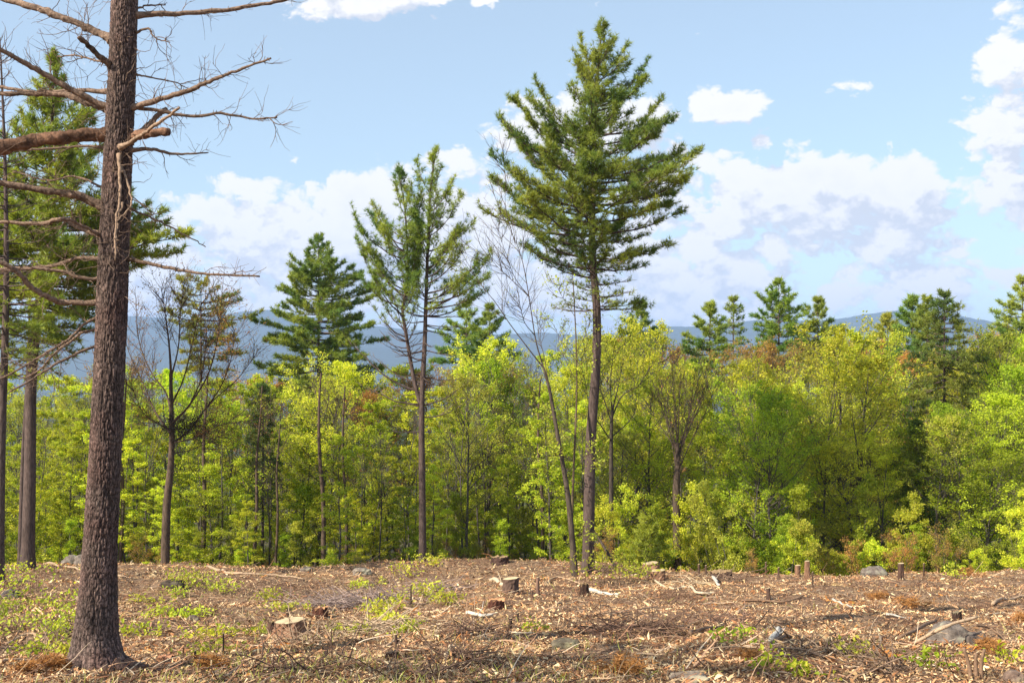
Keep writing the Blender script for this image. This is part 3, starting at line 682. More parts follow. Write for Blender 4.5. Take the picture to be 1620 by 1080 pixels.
for j in range(2):
    add_proto(f'olive:{j}', 'aspen_tree', 10, r0=.08, h0=2.0, crown_r=1.8, nb=36, kids=(6, 4), leafn=8, leafsize=.08, leafset='olive', shape='oval', el=(35, 65), flat=.3)
for j in range(2):
    add_proto(f'bare:{j}', 'bare_tree', 10, r0=.08, h0=3.5, crown_r=1.7, nb=24, kids=(6, 4), leafn=0.25, leafsize=.05, leafset='bud', shape='oval', el=(45, 70), flat=.2)
for j in range(3):
    add_proto(f'shrub:{j}', 'shrub', 2.2, r0=.018, h0=.15, crown_r=.9, nb=26, kids=(5, 4), leafn=11, leafsize=.085, leafset=('beech', 'green', 'beech')[j], shape='oval', el=(25, 60), flat=.45, stems=3, twig_r=.003, lean=.12)
for j in range(4):
    add_proto(f'sapling:{j}', 'sapling', 4, r0=.022, h0=.25, crown_r=(.8, 1.1, .9, .7)[j], nb=26, kids=(5, 4), leafn=(8, 9, 6, 8)[j], leafsize=.085, leafset=('beech', 'birch', 'olive', 'green')[j], shape='rand', el=(15, 60), flat=.35, stems=(1, 2, 2, 1)[j], twig_r=.003, lean=.07)
for j in range(2):
    add_proto(f'oliveshrub:{j}', 'shrub', 2.2, r0=.018, h0=.15, crown_r=.9, nb=26, kids=(5, 3), leafn=5, leafsize=.06, leafset=('olive', 'bud')[j], shape='oval', el=(25, 60), flat=.3, stems=3, twig_r=.003, lean=.12)

R_ = random.Random(5)
def place(kind, px, D, topy, label, cat, group=None, wide=1.0, which=None):
    lst = PROTO[kind]; e = lst[R_.randrange(len(lst)) if which is None else which % len(lst)]
    g0 = root_on_ground(px, D)
    H = (600 - topy) * mpp(D) + CAMZ - g0[2]
    s_ = max(.25, H / e[1] / .96)
    if not e[2]: o = e[0]; e[2] = True
    else: o = copy_tree(e[0])
    o.location = g0; o.rotation_euler = (0, 0, R_.uniform(0, 6.28))
    w_ = s_ ** .6 * wide if kind not in ('shrub', 'oliveshrub') else s_ * wide
    o.scale = (w_, w_, s_)
    tag(o, label, cat, group); return o

SIL = [(-80, 600), (0, 600), (90, 610), (200, 585), (300, 595), (400, 605), (455, 608), (500, 588), (560, 605), (620, 588), (700, 582), (760, 560), (830, 575), (900, 562), (960, 535), (1030, 538), (1060, 560), (1100, 580), (1150, 568), (1220, 560), (1290, 548), (1340, 538), (1400, 545), (1440, 560), (1540, 562), (1580, 548), (1640, 535), (1720, 540)]
def sil(px): return (9 if px > 1060 else 4) + float(np.interp(px, [a for a, b in SIL], [b for a, b in SIL]))
SECT = [(-100, 30, 'at the left edge'), (30, 130, 'left of the big trunk'), (130, 235, 'just right of the big trunk'), (235, 330, 'behind the bare maple'), (330, 410, 'left of the narrow spruce'), (410, 480, 'by the narrow spruce'),
        (480, 560, 'under the broad pine'), (560, 660, 'left of the forked pine'), (660, 730, 'right of the forked pine'), (730, 800, 'below the two small pines'), (800, 870, 'left of the leaning birch'), (870, 940, 'behind the tall pine'), (940, 1000, 'right of the tall pine'),
        (1000, 1060, 'left of the fan shaped tree'), (1060, 1120, 'behind the fan shaped tree'), (1120, 1180, 'right of the fan shaped tree'), (1180, 1240, 'under the tallest far pine'), (1240, 1300, 'left of the broad birch'), (1300, 1365, 'behind the broad birch'),
        (1365, 1430, 'right of the broad birch'), (1430, 1500, 'under the dark hemlock'), (1500, 1560, 'right of the hemlock'), (1560, 1750, 'by the right edge')]
def sector(px):
    for a, b, s_ in SECT:
        if a <= px < b: return s_
    return SECT[-1][2] if px > 800 else SECT[0][2]
WORD = {'beech': ('slender layered green beech', 'beech'), 'birch': ('fine leaved yellow green birch', 'birch'), 'green': ('bushy green young maple', 'maple'),
        'bud': ('rusty budding maple', 'maple'), 'olive': ('sparse olive green aspen', 'aspen'), 'bare': ('leafless grey tree', 'tree'),
        'sapling': ('thin leafy sapling', 'sapling'), 'shrub': ('low bright green shrub', 'shrub'), 'oliveshrub': ('low olive brown shrub', 'shrub')}
def wood_tree(kind, px, D, topy, depth, wide=1.0):
    w_, c_ = WORD[kind]; 
    o = place(kind, px, D, topy, '', c_, f'{w_} in the wood', wide); NAMED.setdefault((w_, depth, sector(px)), []).append((px, o)); return o
NAMED = {}
ORD = ['leftmost', 'second from left', 'third from left', 'fourth from left', 'fifth from left', 'sixth from left', 'seventh from left', 'eighth from left', 'ninth from left']
def pick(px, row):
    r = R_.random()
    if px < 480: tb = [('beech', .45), ('bud', .68), ('olive', .85), ('bare', 1.0)] if row == 2 else [('beech', .75), ('green', .85), ('bare', .93), ('olive', 1)]
    elif px < 940: tb = [('beech', .45), ('birch', .62), ('bud', .75), ('olive', .9), ('bare', 1)] if row == 2 else [('beech', .85), ('green', .93), ('olive', 1)]
    elif px < 1180: tb = [('birch', .3), ('bud', .6), ('olive', .8), ('bare', 1)] if row == 2 else [('green', .3), ('birch', .6), ('olive', .9), ('beech', 1)]
    elif px < 1420: tb = [('birch', .4), ('bud', .65), ('olive', .85), ('bare', 1)] if row == 2 else [('birch', .5), ('green', .85), ('olive', 1)]
    else: tb = [('bud', .35), ('olive', .65), ('bare', .85), ('birch', 1)] if row == 2 else [('green', .35), ('birch', .6), ('olive', 1)]
    for k, p_ in tb:
        if r < p_: return k
px = -70
while px < 1700:                                              # far row makes the skyline
    wood_tree(pick(px, 2), px + R_.uniform(-6, 6), R_.uniform(58, 78), sil(px) + R_.uniform(-8, 26), 'back', 1.15); px += R_.uniform(20, 30)
px = -70
while px < 1700:                                              # middle row
    wood_tree(pick(px, R_.choice((1, 2))), px + R_.uniform(-8, 8), R_.uniform(49, 57), sil(px) + R_.uniform(8, 60), 'middle'); px += R_.uniform(24, 36)
px = -70
while px < 1700:                                              # front row
    if px < 950: D_, ty = R_.uniform(41, 49), sil(px) + R_.uniform(30, 190)
    else: D_, ty = R_.uniform(39, 46), sil(px) + R_.uniform(20, 170)
    if 1425 < px < 1560: ty = max(ty, 672)
    wood_tree(pick(px, 1), px + R_.uniform(-8, 8), D_, ty, 'front'); px += R_.uniform(17, 28) if px < 950 else R_.uniform(26, 40)
px = -60
while px < 1700:                                              # saplings and shrubs along the edge
    if px < 940:
        k = R_.choice(('shrub', 'oliveshrub', 'sapling', 'sapling')); wood_tree(k, px, R_.uniform(41.0, 46), R_.uniform(848, 878) if k != 'sapling' else R_.uniform(770, 850), 'edge', .9); px += R_.uniform(14, 26)
    else:
        k = R_.choice(('shrub', 'shrub', 'sapling', 'sapling', 'oliveshrub')); wood_tree(k, px, R_.uniform(36, 41), R_.uniform(835, 886) if k != 'sapling' else R_.uniform(740, 865), 'edge', .85); px += R_.uniform(8, 15)
# chosen trees of the right side
for (kind, px, D, ty, w_, lab, cat) in (
    ('birch', 1332, 43, 535, 1.35, 'tall broad pale green birch, highest crown of the leafy wall right of centre', 'birch'),
    ('birch', 1215, 42, 592, 1.1, 'yellow green birch with rounded crown, left of the broad pale birch', 'birch'),
    ('birch', 1395, 46, 548, 1.0, 'yellow green birch leaning on the right side of the broad pale birch', 'birch'),
    ('green', 1190, 40, 665, .9, 'bushy bright maple at the foot of the rounded birch', 'maple'),
    ('green', 1560, 40, 640, 1.1, 'dense green maple low at the far right of the clearing edge', 'maple'),
    ('green', 1490, 41, 655, .9, 'bushy maple right under the dark hemlock', 'maple'),
    ('olive', 1605, 44, 545, 1.2, 'tall golden olive aspen at the right edge', 'aspen'),
    ('birch', 500, 46, 590, 1.0, 'light green birch directly below the broad dense pine', 'birch'),
    ('birch', 765, 52, 556, 1.1, 'bright green crown under the two small dark pines', 'birch'),
    ('birch', 1010, 47, 532, 1.1, 'light green birch crown between the tall pine and the bare fan shaped tree', 'birch'),
    ('bud', 1180, 55, 572, 1.1, 'orange brown budding maple under the rounded green pine', 'maple')):
    place(kind, px, D, ty, lab, cat, None, w_)
px = -60
while px < 960:                                               # bare thin trunks seen between the leaves
    D_ = R_.uniform(42, 52)
    wood_tree('bare', px, D_, sil(px) + R_.uniform(20, 130), 'front', .7); px += R_.uniform(18, 40)

# ------------------------------------------------------------------ individual broadleaf trees drawn from life
def limb_tree(name, D, limbs, label, cat, seed, mat_=M_BROAD, twigs=14, leafn=0, leafsize=.07, leafset='bud', twl=(.5, 1.3), bark=(1, 1, 1), twup=.08, tr_=.006, spread=2.2, parts=True):
    """limbs: (pixel polyline, width0 px, width1 px); first one is the trunk"""
    r = np.random.default_rng(seed)
    base = root_on_ground(limbs[0][0][0][0], D); base[1] = D
    root = bpy.data.objects.new(name, None); COL.objects.link(root); root.location = base
    tw = MB(); lf = MB(); first = True
    for (poly, w0, w1) in limbs:
        yoff = 0 if first else r.normal() * spread
        pts = np.array([P(x, y, D + (yoff * (k / max(1, len(poly) - 1)) if not first else 0)) for k, (x, y) in enumerate(poly)])
        if first: pts[0] = base - np.array([0, 0, .15])
        n = max(6, len(poly) * 4); sp = spline(pts, n) - base
        mb = MB(); tubes(mb, sp, (w0 + (w1 * .7 - w0) * np.linspace(0, 1, n) ** (1 if first else .55)) * (.46 if first else .31) * mpp(D), 8 if first else 6, col=bark)
        link('trunk' if first else 'limb', mb.mesh('limb', mat_, True), root)
        if not first or twigs < 0:
            m_ = abs(twigs); ss = r.uniform(.3, 1, m_) * (n - 1.001); i = ss.astype(int); f = (ss - i)[:, None]
            p0 = sp[i] * (1 - f) + sp[i + 1] * f; tg = unit(sp[i + 1] - sp[i])
            dd = unit(tg + unit(np.cross(tg, randunit(m_, r))) * .75)
            b2 = grow(r, p0, dd, r.uniform(*twl, m_), 6, .12, twup)
            tubes(tw, b2, np.linspace(1.6, .6, 6)[None] * np.full((m_, 1), tr_), 3, col=bark)
            k3 = 5; par = np.repeat(np.arange(m_), k3); ss = r.uniform(.15, 1, m_ * k3) * 4.999; i = ss.astype(int); f = (ss - i)[:, None]
            p0 = b2[par, i] * (1 - f) + b2[par, i + 1] * f; tg = unit(b2[par, i + 1] - b2[par, i])
            dd = unit(tg + unit(np.cross(tg, randunit(len(par), r))) * .7)
            b3 = grow(r, p0, dd, r.uniform(.2, .6, len(par)), 4, .12, twup)
            tubes(tw, b3, np.linspace(.7, .4, 4)[None] * np.full((len(par), 1), tr_), 3, col=bark)
            if leafn:
                c = r.poisson(leafn, len(par)); pr_ = np.repeat(np.arange(len(par)), c); t_ = r.uniform(.1, 1, len(pr_)) * 2.999; i = t_.astype(int); f = (t_ - i)[:, None]
                leaves(lf, b3[pr_, i] * (1 - f) + b3[pr_, i + 1] * f + r.normal(size=(len(pr_), 3)) * .05, leafsize, r, LEAFSETS[leafset], .4)
        first = False
    if tw.n: link('twigs', tw.mesh('twigs', mat_), root, kind='stuff')
    if lf.n: link('foliage', lf.mesh('foliage', M_LEAF), root, kind='stuff')
    tag(root, label, cat); return root

DK = (1.0, .80, .68)
bm_o = limb_tree('maple_tree', 38.0, [
    ([(262, 888), (264, 800), (270, 740), (272, 690), (271, 640), (270, 590)], 16, 8),
    ([(271, 600), (268, 550), (262, 500), (255, 455)], 9, 2), ([(273, 690), (245, 650), (228, 610), (205, 560), (190, 510)], 8, 2),
    ([(272, 660), (262, 620), (240, 590), (220, 540), (215, 480)], 7, 2), ([(271, 640), (290, 600), (305, 540), (318, 480)], 7, 2),
    ([(274, 700), (300, 680), (330, 640), (375, 600), (405, 560)], 8, 2), ([(274, 700), (310, 692), (350, 672), (400, 665)], 6, 1.5),
    ([(272, 670), (300, 640), (330, 590), (345, 530), (350, 480)], 8, 2), ([(278, 716), (300, 712), (330, 700), (360, 690)], 4, 1.5),
    ([(270, 600), (282, 550), (285, 500), (290, 450)], 6, 1.5), ([(273, 680), (250, 670), (225, 650), (205, 600)], 5, 1.5),
    ([(330, 640), (350, 610), (365, 570), (372, 520)], 5, 1.5), ([(300, 640), (318, 600), (325, 550), (328, 510)], 5, 1.5)],
    'dark bare maple, spreading limbs from a mossy fork, right of the big trunk', 'maple', 51, twigs=34, leafn=2.4, leafsize=.06, bark=DK)
mb = MB(); r = np.random.default_rng(3)                          # mossy tangle in the fork
b_ = grow(r, np.repeat((P(292, 672, 38) - np.array(bm_o.location))[None], 260, 0) + r.normal(size=(260, 3)) * np.array([.55, .3, .16]), randunit(260, r) + np.array([0, 0, -.3]), r.uniform(.2, .55, 260), 5, .35, 0)
tubes(mb, b_, np.broadcast_to(np.linspace(.012, .005, 5), (260, 5)), 3, col=(.45, .42, .3))
leaves(mb, b_[:, 3][:200], .07, r, [(.16, .17, .07), (.3, .28, .12)], .3)
link('moss', mb.mesh('moss', M_BROAD), bm_o, kind='stuff')

limb_tree('maple_tree', 39.0, [
    ([(968, 872), (967, 780), (967, 700), (968, 660), (970, 640)], 9, 6),
    ([(968, 700), (950, 672), (935, 650), (925, 600), (918, 570)], 4, 1.5), ([(968, 660), (985, 625), (1010, 610), (1030, 580), (1050, 572)], 4.5, 1.5),
    ([(968, 670), (955, 630), (945, 600), (950, 560)], 4, 1.5), ([(970, 645), (978, 610), (985, 570), (990, 535)], 5, 1.5), ([(969, 690), (1000, 660), (1012, 620), (1020, 560)], 3.5, 1.5), ([(968, 650), (966, 610), (970, 560), (975, 540)], 4, 1.5)],
    'dark stemmed young maple with a light green crown, just right of the tall pine trunk', 'maple', 52, twigs=16, leafn=6, leafset='beech', leafsize=.085, bark=(.6, .55, .5))
fan = [([(1072, 872), (1070, 780), (1072, 740), (1071, 700)], 15, 12)]
r = np.random.default_rng(8)
for k in range(17):
    tx = 1030 + k * 6.4 + r.uniform(-5, 5); ty = 565 + abs(tx - 1083) * .9 + r.uniform(-5, 30); by = r.uniform(690, 770)
    fan.append(([(1072, by), (1072 + (tx - 1072) * .35, by - (by - ty) * .35), (1072 + (tx - 1072) * .75, by - (by - ty) * .7), (tx, ty)], r.uniform(3, 6), 1))
limb_tree('bare_tree', 40.0, fan, 'brown bare tree with many stems fanning up from one trunk, right of the tall pine', 'tree', 53, twigs=9, leafn=.15, leafset='bud', twup=.15, twl=(.3, 1.0), bark=(.85, .7, .6), spread=1.2)
limb_tree('birch_tree', 33.0, [
    ([(910, 918), (906, 860), (898, 780), (885, 705), (870, 620), (860, 582)], 12, 5.5),
    ([(860, 582), (835, 550), (805, 510), (785, 480), (765, 455), (745, 425), (728, 395)], 4.5, 1.2), ([(860, 582), (848, 540), (840, 490), (832, 440), (825, 408), (815, 380), (790, 330), (770, 270)], 5, 1.2),
    ([(846, 530), (830, 510), (822, 480), (815, 465)], 3, 1), ([(838, 470), (815, 440), (800, 400), (782, 350)], 3, 1), ([(838, 470), (812, 445), (790, 425), (768, 400)], 3, 1),
    ([(815, 385), (800, 330), (800, 280), (795, 250)], 2.5, 1), ([(868, 610), (860, 560), (852, 530), (850, 500)], 3, 1)],
    'leaning grey birch, forked high up, bare twigs touching the tall pine', 'birch', 54, twigs=14, leafn=.35, leafset='olive', leafsize=.05, twl=(.4, 1.4), bark=(.85, .75, .66), spread=.8)
limb_tree('beech_sapling', 33.4, [
    ([(903, 905), (905, 820), (908, 730), (912, 640), (912, 560), (908, 470), (905, 430)], 5, 1.5),
    ([(910, 600), (890, 560), (880, 520)], 2, 1), ([(911, 560), (930, 520), (940, 490)], 2, 1), ([(909, 500), (890, 470), (880, 450)], 1.5, 1), ([(908, 730), (885, 720), (860, 722)], 2, 1), ([(907, 745), (930, 720), (945, 728)], 2, 1), ([(909, 690), (890, 670), (875, 660)], 2, 1), ([(905, 850), (915, 845), (930, 838)], 2, 1), ([(911, 620), (925, 590), (930, 560)], 2, 1)],
    'slim sapling with yellow green leaves, just left of the tall pine trunk', 'beech', 55, twigs=7, leafn=3.2, leafset='lime', leafsize=.085, twl=(.3, .8), spread=.5, bark=(1.2, 1.0, .7))
for (px0, px1, y0, y1, w, lab) in ((400, 412, 893, 660, 7, 'straight grey trunk below the narrow dark spruce'), (320, 326, 890, 640, 9, 'straight dark trunk right of the mossy maple'), (512, 505, 885, 640, 9, 'dark trunk under the broad dense pine'), (548, 543, 890, 660, 7, 'thin dark trunk right of the trunk under the broad pine'),
                                   (435, 442, 888, 690, 5, 'thin pale leaning pole between the spruce and the broad pine'), (190, 197, 880, 650, 8, 'dark crooked trunk showing just right of the big trunk'), (858, 852, 880, 650, 7, 'dark thin trunk left of the leaning birch')):
    limb_tree('bare_tree', 43.0, [([(px0, y0), ((px0 * 2 + px1) / 3 + 2, y0 + (y1 - y0) * .35), ((px0 + px1 * 2) / 3 - 2, y0 + (y1 - y0) * .7), (px1, y1), (px1 + 3, y1 - 50)], w, w * .45),
                                  ([(px1, y1), (px1 - 14, y1 - 40)], 2, 1), ([(px1, y1 + 30), (px1 + 18, y1 - 10)], 2, 1), ([(px0, (y0 + y1) / 2), (px0 - 22, (y0 + y1) / 2 - 30)], 2, 1)], lab, 'tree', int(px0), twigs=10, leafn=1.2, leafset='beech', leafsize=.08, bark=DK, tr_=.005)

# ------------------------------------------------------------------ big dead pine in the foreground
rng = np.random.default_rng(100); D = 14.0
prof = [(1068, 157, 68), (1060, 157, 60), (1048, 155, 49), (1030, 154, 40), (1005, 152, 34), (960, 154, 29.5), (900, 157, 26.5), (860, 159, 25.5), (760, 165, 24.5), (620, 171, 23.5), (500, 177, 23), (380, 181, 22.5), (240, 187, 21.5), (120, 193, 20.5), (0, 197, 20), (-150, 203, 18), (-500, 214, 14), (-800, 222, 6)]
gx = P(155, 1065, D)[0]
pr = np.array(prof[::-1], float)
nv, nu = 700, 160
pyv = np.linspace(1076, -800, nv) if False else np.concatenate([np.linspace(1078, -10, 620), np.linspace(-14, -800, 80)])
cx = np.interp(pyv, pr[:, 0], pr[:, 1]); hw = np.interp(pyv, pr[:, 0], pr[:, 2])
cen = np.array([P(a, b, D) for a, b in zip(cx, pyv)]); rad = hw * mpp(D)
th = np.linspace(0, 2 * pi, nu, endpoint=False)
TH, ZV = np.meshgrid(th, cen[:, 2])
RR = np.broadcast_to(rad[:, None], TH.shape).copy()
zb = cen[0, 2]
low = np.clip(1 - (ZV - zb) / .7, 0, 1)
lobes = (np.cos(TH * 5 + .6) * .10 + np.cos(TH * 3 + 2) * .10 + np.cos(TH * 8 + 1) * .04) * low ** 1.5
cT, sT = np.cos(TH), np.sin(TH)
# bark plates: vertical ridges broken across
wob = .25 * noise3(cT * 3, sT * 3, ZV * 2.2, 4)
a1 = np.abs(noise3(cT * 11 + wob * 2, sT * 11 + wob * 2, ZV * 8.5, 5)); a2 = np.abs(noise3(cT * 17 + wob, sT * 17, ZV * 15, 6)); a3 = noise3(cT * 26, sT * 26, ZV * 30, 8)
plate = np.clip(np.minimum(a1 * 4.0, a2 * 3.6 + .1), 0, 1)
RR = RR * (1 + lobes) + (plate - .6) * .019 + a3 * .003 + .01 * noise3(cT * 1.6, sT * 1.6, ZV * 1.1, 9)
V_ = np.stack([cen[:, 0][:, None] + RR * cT, cen[:, 1][:, None] + RR * sT, ZV], -1)
gz = Gz(V_[..., 0], V_[..., 1])
V_[..., 2] = np.where(low > .75, np.minimum(V_[..., 2], gz + np.clip((ZV - zb - .02) * 1.0, -.1, 1) + .02), V_[..., 2])
base = np.array([cen[0, 0], D, float(Gz(cen[0, 0], D))])
shade = .25 + .95 * plate; colr = shade[..., None] * (1 + .18 * noise3(cT * 6, sT * 6, ZV * 5, 12))[..., None] * np.array([1, 1, 1.]); 
colr = colr * (1 + .38 * noise3(cT * 1.5, sT * 1.5, ZV * .8, 15) + .2 * noise3(cT * 3, sT * 3, ZV * 2.5, 16))[..., None]
lich = np.clip(noise3(cT * 12, sT * 12, ZV * 9, 14) - .55, 0, 1)[..., None] * 1.2
colr = colr * (1 - lich) + np.array([1.5, 1.7, 1.6]) * lich
idx = np.arange(nv * nu).reshape(nv, nu)
a = idx[:-1]; b = np.roll(a, -1, 1); d_ = idx[1:]; c = np.roll(d_, -1, 1)
mb = MB(); mb.add((V_ - base).reshape(-1, 3), quads=np.stack([a, b, c, d_], -1).reshape(-1, 4), col=colr.reshape(-1, 3))
big = bpy.data.objects.new('pine_tree', None); COL.objects.link(big); big.location = base
tag(big, 'big foreground pine trunk with plated bark and dead broken branches, left', 'pine tree')
link('trunk', mb.mesh('trunk', M_PLATE, True), big)
# root flares
for (az, L, r_) in ((-.15, 1.15, .10), (-.55, .7, .09), (.5, .8, .08), (3.4, .55, .09), (4.2, .45, .08), (5.2, .45, .08)):
    n = 10; s = np.linspace(0, 1, n); px_ = base[0] + np.cos(az + .2 * s) * (.16 + L * s); py_ = D + np.sin(az + .2 * s) * (.16 + L * s)
    z = Gz(px_, py_) + .16 * (1 - s) ** 2.2 - .03 * s - .005
    mb = MB(); tubes(mb, np.stack([px_, py_, z], 1) - base, r_ * (1 - s) ** .8 + .012, 9, col=(.55, .55, .55)); link('root', mb.mesh('root', M_PLATE, True), big)
BR = [  # pixel polyline, start width, end width, depth swing at the tip
    ([(212, 24), (260, 22), (300, 21), (360, 15), (420, 6), (465, -3)], 10, 5, .6, 6), ([(205, 172), (250, 158), (300, 143), (325, 131), (350, 122), (385, 108), (430, 92)], 10, 3, -.5, 12),
    ([(205, 170), (245, 175), (300, 184), (350, 180), (400, 188), (438, 186)], 7, 2.5, .4, 10), ([(205, 216), (235, 211), (266, 209)], 15, 12, -.3, 1),
    ([(190, 233), (220, 216), (250, 195), (284, 170)], 7, 4, -.8, 2), ([(205, 238), (240, 236), (270, 243), (305, 243), (331, 242)], 7, 2, .4, 3), ([(215, 118), (240, 123), (275, 130), (300, 141)], 3.5, 1.2, .3, 3),
    ([(205, 225), (228, 205), (248, 185), (262, 172)], 11, 7, .3, 2),
    ([(205, 410), (250, 420), (300, 430), (350, 434), (410, 437)], 6, 3, -.3, 5), ([(205, 330), (240, 345), (290, 370), (325, 390)], 3.5, 1.6, .4, 2),
    ([(178, 62), (150, 49), (110, 32), (60, 14), (0, -3), (-40, -20)], 13, 8, .5, 12), ([(180, 112), (168, 98), (145, 78), (125, 58)], 12, 7, -.4, 3),
    ([(178, 176), (140, 162), (100, 150), (50, 148), (0, 148), (-50, 145)], 13, 6, .5, 10), ([(176, 172), (125, 148), (78, 122), (40, 100), (0, 78), (-40, 58)], 11, 6, -.6, 12),
    ([(178, 146), (120, 143), (60, 147), (0, 137), (-40, 132)], 8, 4, .8, 8), ([(176, 212), (140, 213), (100, 217), (60, 222), (25, 228), (-40, 243)], 20, 22, -.5, 3),
    ([(176, 236), (140, 231), (90, 234), (30, 238), (-40, 240)], 5, 3, .5, 8),
    ([(172, 330), (130, 312), (100, 305), (50, 298), (0, 290), (-40, 285)], 14, 8, -.5, 14), ([(168, 374), (130, 362), (100, 347), (60, 354), (0, 351), (-40, 349)], 10, 5, .4, 10), ([(170, 380), (150, 368), (120, 352), (95, 345)], 6, 4, -.5, 6),
    ([(168, 410), (125, 408), (90, 419), (40, 424), (-30, 426)], 7, 4, .5, 10), ([(166, 440), (130, 440), (100, 430), (60, 425), (0, 428), (-30, 430)], 6, 4, -.3, 10),
    ([(166, 479), (100, 478), (84, 474), (67, 465), (44, 449), (29, 431), (0, 413), (-40, 395)], 9, 7, -.7, 5), ([(162, 498), (133, 513), (115, 531), (95, 545), (62, 564), (31, 584), (-20, 608)], 5, 2.5, -.4, 7),
    ([(160, 520), (130, 526), (112, 540), (85, 560), (60, 588), (30, 600)], 5, 2, .3, 7), ([(160, 544), (125, 558), (90, 575), (55, 597), (15, 620)], 5, 2.5, -.6, 5), ([(170, 100), (150, 96), (120, 88), (90, 90)], 4, 2, .5, 6),
    ([(188, 245), (189, 275), (190, 310), (184, 350), (182, 412)], 6, 2.5, -.45, 3), ([(192, 262), (205, 300), (206, 325), (186, 350)], 4, 2, -.4, 3), ([(195, 320), (187, 345), (183, 380), (181, 400)], 3, 1.5, -.4, 3),
    ([(170, 300), (120, 280), (70, 285), (20, 270)], 4, 2, .9, 8), ([(205, 20), (230, 10), (262, 8)], 4, 2, .2, 3), ([(215, 52), (235, 45), (245, 60), (270, 68)], 4, 1.5, -.2, 4),
    ([(200, 5), (160, -20), (110, -50), (50, -90)], 11, 5, .7, 6), ([(205, -60), (260, -90), (330, -130)], 9, 4, .4, 6), ([(205, -200), (150, -260), (90, -300)], 9, 4, .4, 6), ([(210, -330), (260, -390), (330, -430)], 8, 3, -.4, 6)]
tw = MB()
for bi, (poly, w0, w1, dz, ntw) in enumerate(BR):
    k = np.linspace(0, 1, len(poly)); start = -.22 if bi in (4, 27, 28, 29) else 0
    pts = np.array([P(x, y, D + start + dz * kk) for (x, y), kk in zip(poly, k)])
    n = len(poly) * 6; sp = spline(pts, n) + noise3(np.arange(n) * .9, bi * 3.1, np.arange(3)[:, None] * 5.3, 2).T * .012
    w = np.linspace(w0, w1, n) * .5 * mpp(D); 
    if w0 != 20: w[:3] *= np.array([1.5, 1.25, 1.1])
    w = w * (1 + .12 * noise3(np.arange(n) * .8, bi, 0, 3))
    mb = MB(); light = .95 + .35 * rng.random(); cc = np.array([.92, .82, .74]) * light
    if bi in (27, 28, 29, 4): cc = np.array([1.7, 1.55, 1.35])
    if bi in (15, 3): cc = np.array([.95, .68, .52])
    if w0 >= 12:
        q_ = spline(sp, n * 5); wq = np.interp(np.linspace(0, 1, n * 5), np.linspace(0, 1, n), w); b0 = MB(); tubes(b0, q_ - base, wq, 22, col=cc, cap=True)
        vv = b0.v[0]; ax = np.repeat(q_ - base, 22, 0); rad_ = vv - ax; nn = noise3(vv[:, 0] * 5, vv[:, 1] * 30, vv[:, 2] * 30, 5) * .6 + noise3(vv[:, 0] * 2.5, vv[:, 1] * 12, vv[:, 2] * 12, 6) + .4 * noise3(vv[:, 0] * 40, vv[:, 1] * 40, vv[:, 2] * 40, 7)
        b0.v[0] = ax + rad_ * (1 + .20 * nn)[:, None]; b0.c[0] = b0.c[0] * np.clip(.85 + .55 * nn, .3, 1.5)[:, None]; mb = b0
    else: tubes(mb, sp - base, w, 9, col=cc, cap=True)
    mm = int(n * 1.3); ii = rng.integers(2, n - 1, mm if ntw > 4 else 4)       # short snags
    st = grow(rng, sp[ii] - base, unit(unit(np.cross(sp[ii] - sp[ii - 1], randunit(len(ii), rng))) + unit(sp[ii] - sp[ii - 1]) * .5), rng.uniform(.02, .07, len(ii)), 3, .1, .1)
    tubes(mb, st, np.broadcast_to(np.array([.006, .004, .003]), (len(ii), 3)), 4, col=cc)
    link('dead_branch', mb.mesh('dead_branch', M_TWIG, True), big)
    if ntw:
        m_ = int(ntw * 1.6); ii = rng.integers(n // 8, n - 1, m_)
        tg = unit(sp[ii] - sp[ii - 1]); dd = unit(tg * .7 + unit(np.cross(tg, randunit(m_, rng))) + np.array([0, 0, -.1]))
        b2 = grow(rng, sp[ii] - base, dd, rng.uniform(.12, .6, m_) * (.75 if poly[-1][0] > 200 else 1.1), 8, .22, .02)
        tubes(tw, b2, np.linspace(.006, .0022, 8)[None] * rng.uniform(.6, 1.2, (m_, 1)), 4, col=(1, .88, .78))
        par = np.repeat(np.arange(m_), 3); jj = rng.integers(1, 7, len(par)); tg = unit(b2[par, jj + 1] - b2[par, jj])
        b3 = grow(rng, b2[par, jj], unit(tg + unit(np.cross(tg, randunit(len(par), rng))) * .8), rng.uniform(.08, .35, len(par)), 5, .2, .02)
        tubes(tw, b3, np.broadcast_to(np.linspace(.003, .0016, 5), (len(par), 5)), 3, col=(1, .88, .78))
# thin tangles on the stem
m_ = 110; yy = rng.uniform(60, 470, m_); ang = rng.uniform(pi, 2 * pi, m_); rr_ = .165
p0 = np.array([P(np.interp(y_, pr[:, 0], pr[:, 1]), y_, D) for y_ in yy]) + np.stack([np.cos(ang) * rr_, np.sin(ang) * rr_, 0 * ang], 1) - base
b2 = grow(rng, p0, np.stack([np.cos(ang), np.sin(ang) * .5, rng.normal(size=m_) * .8], 1), rng.uniform(.1, .5, m_), 8, .35, -.03)
tubes(tw, b2, np.broadcast_to(np.linspace(.0045, .0018, 8), (m_, 8)), 4, col=(1.2, 1.08, .98))
link('twigs', tw.mesh('twigs', M_TWIG), big, kind='stuff')

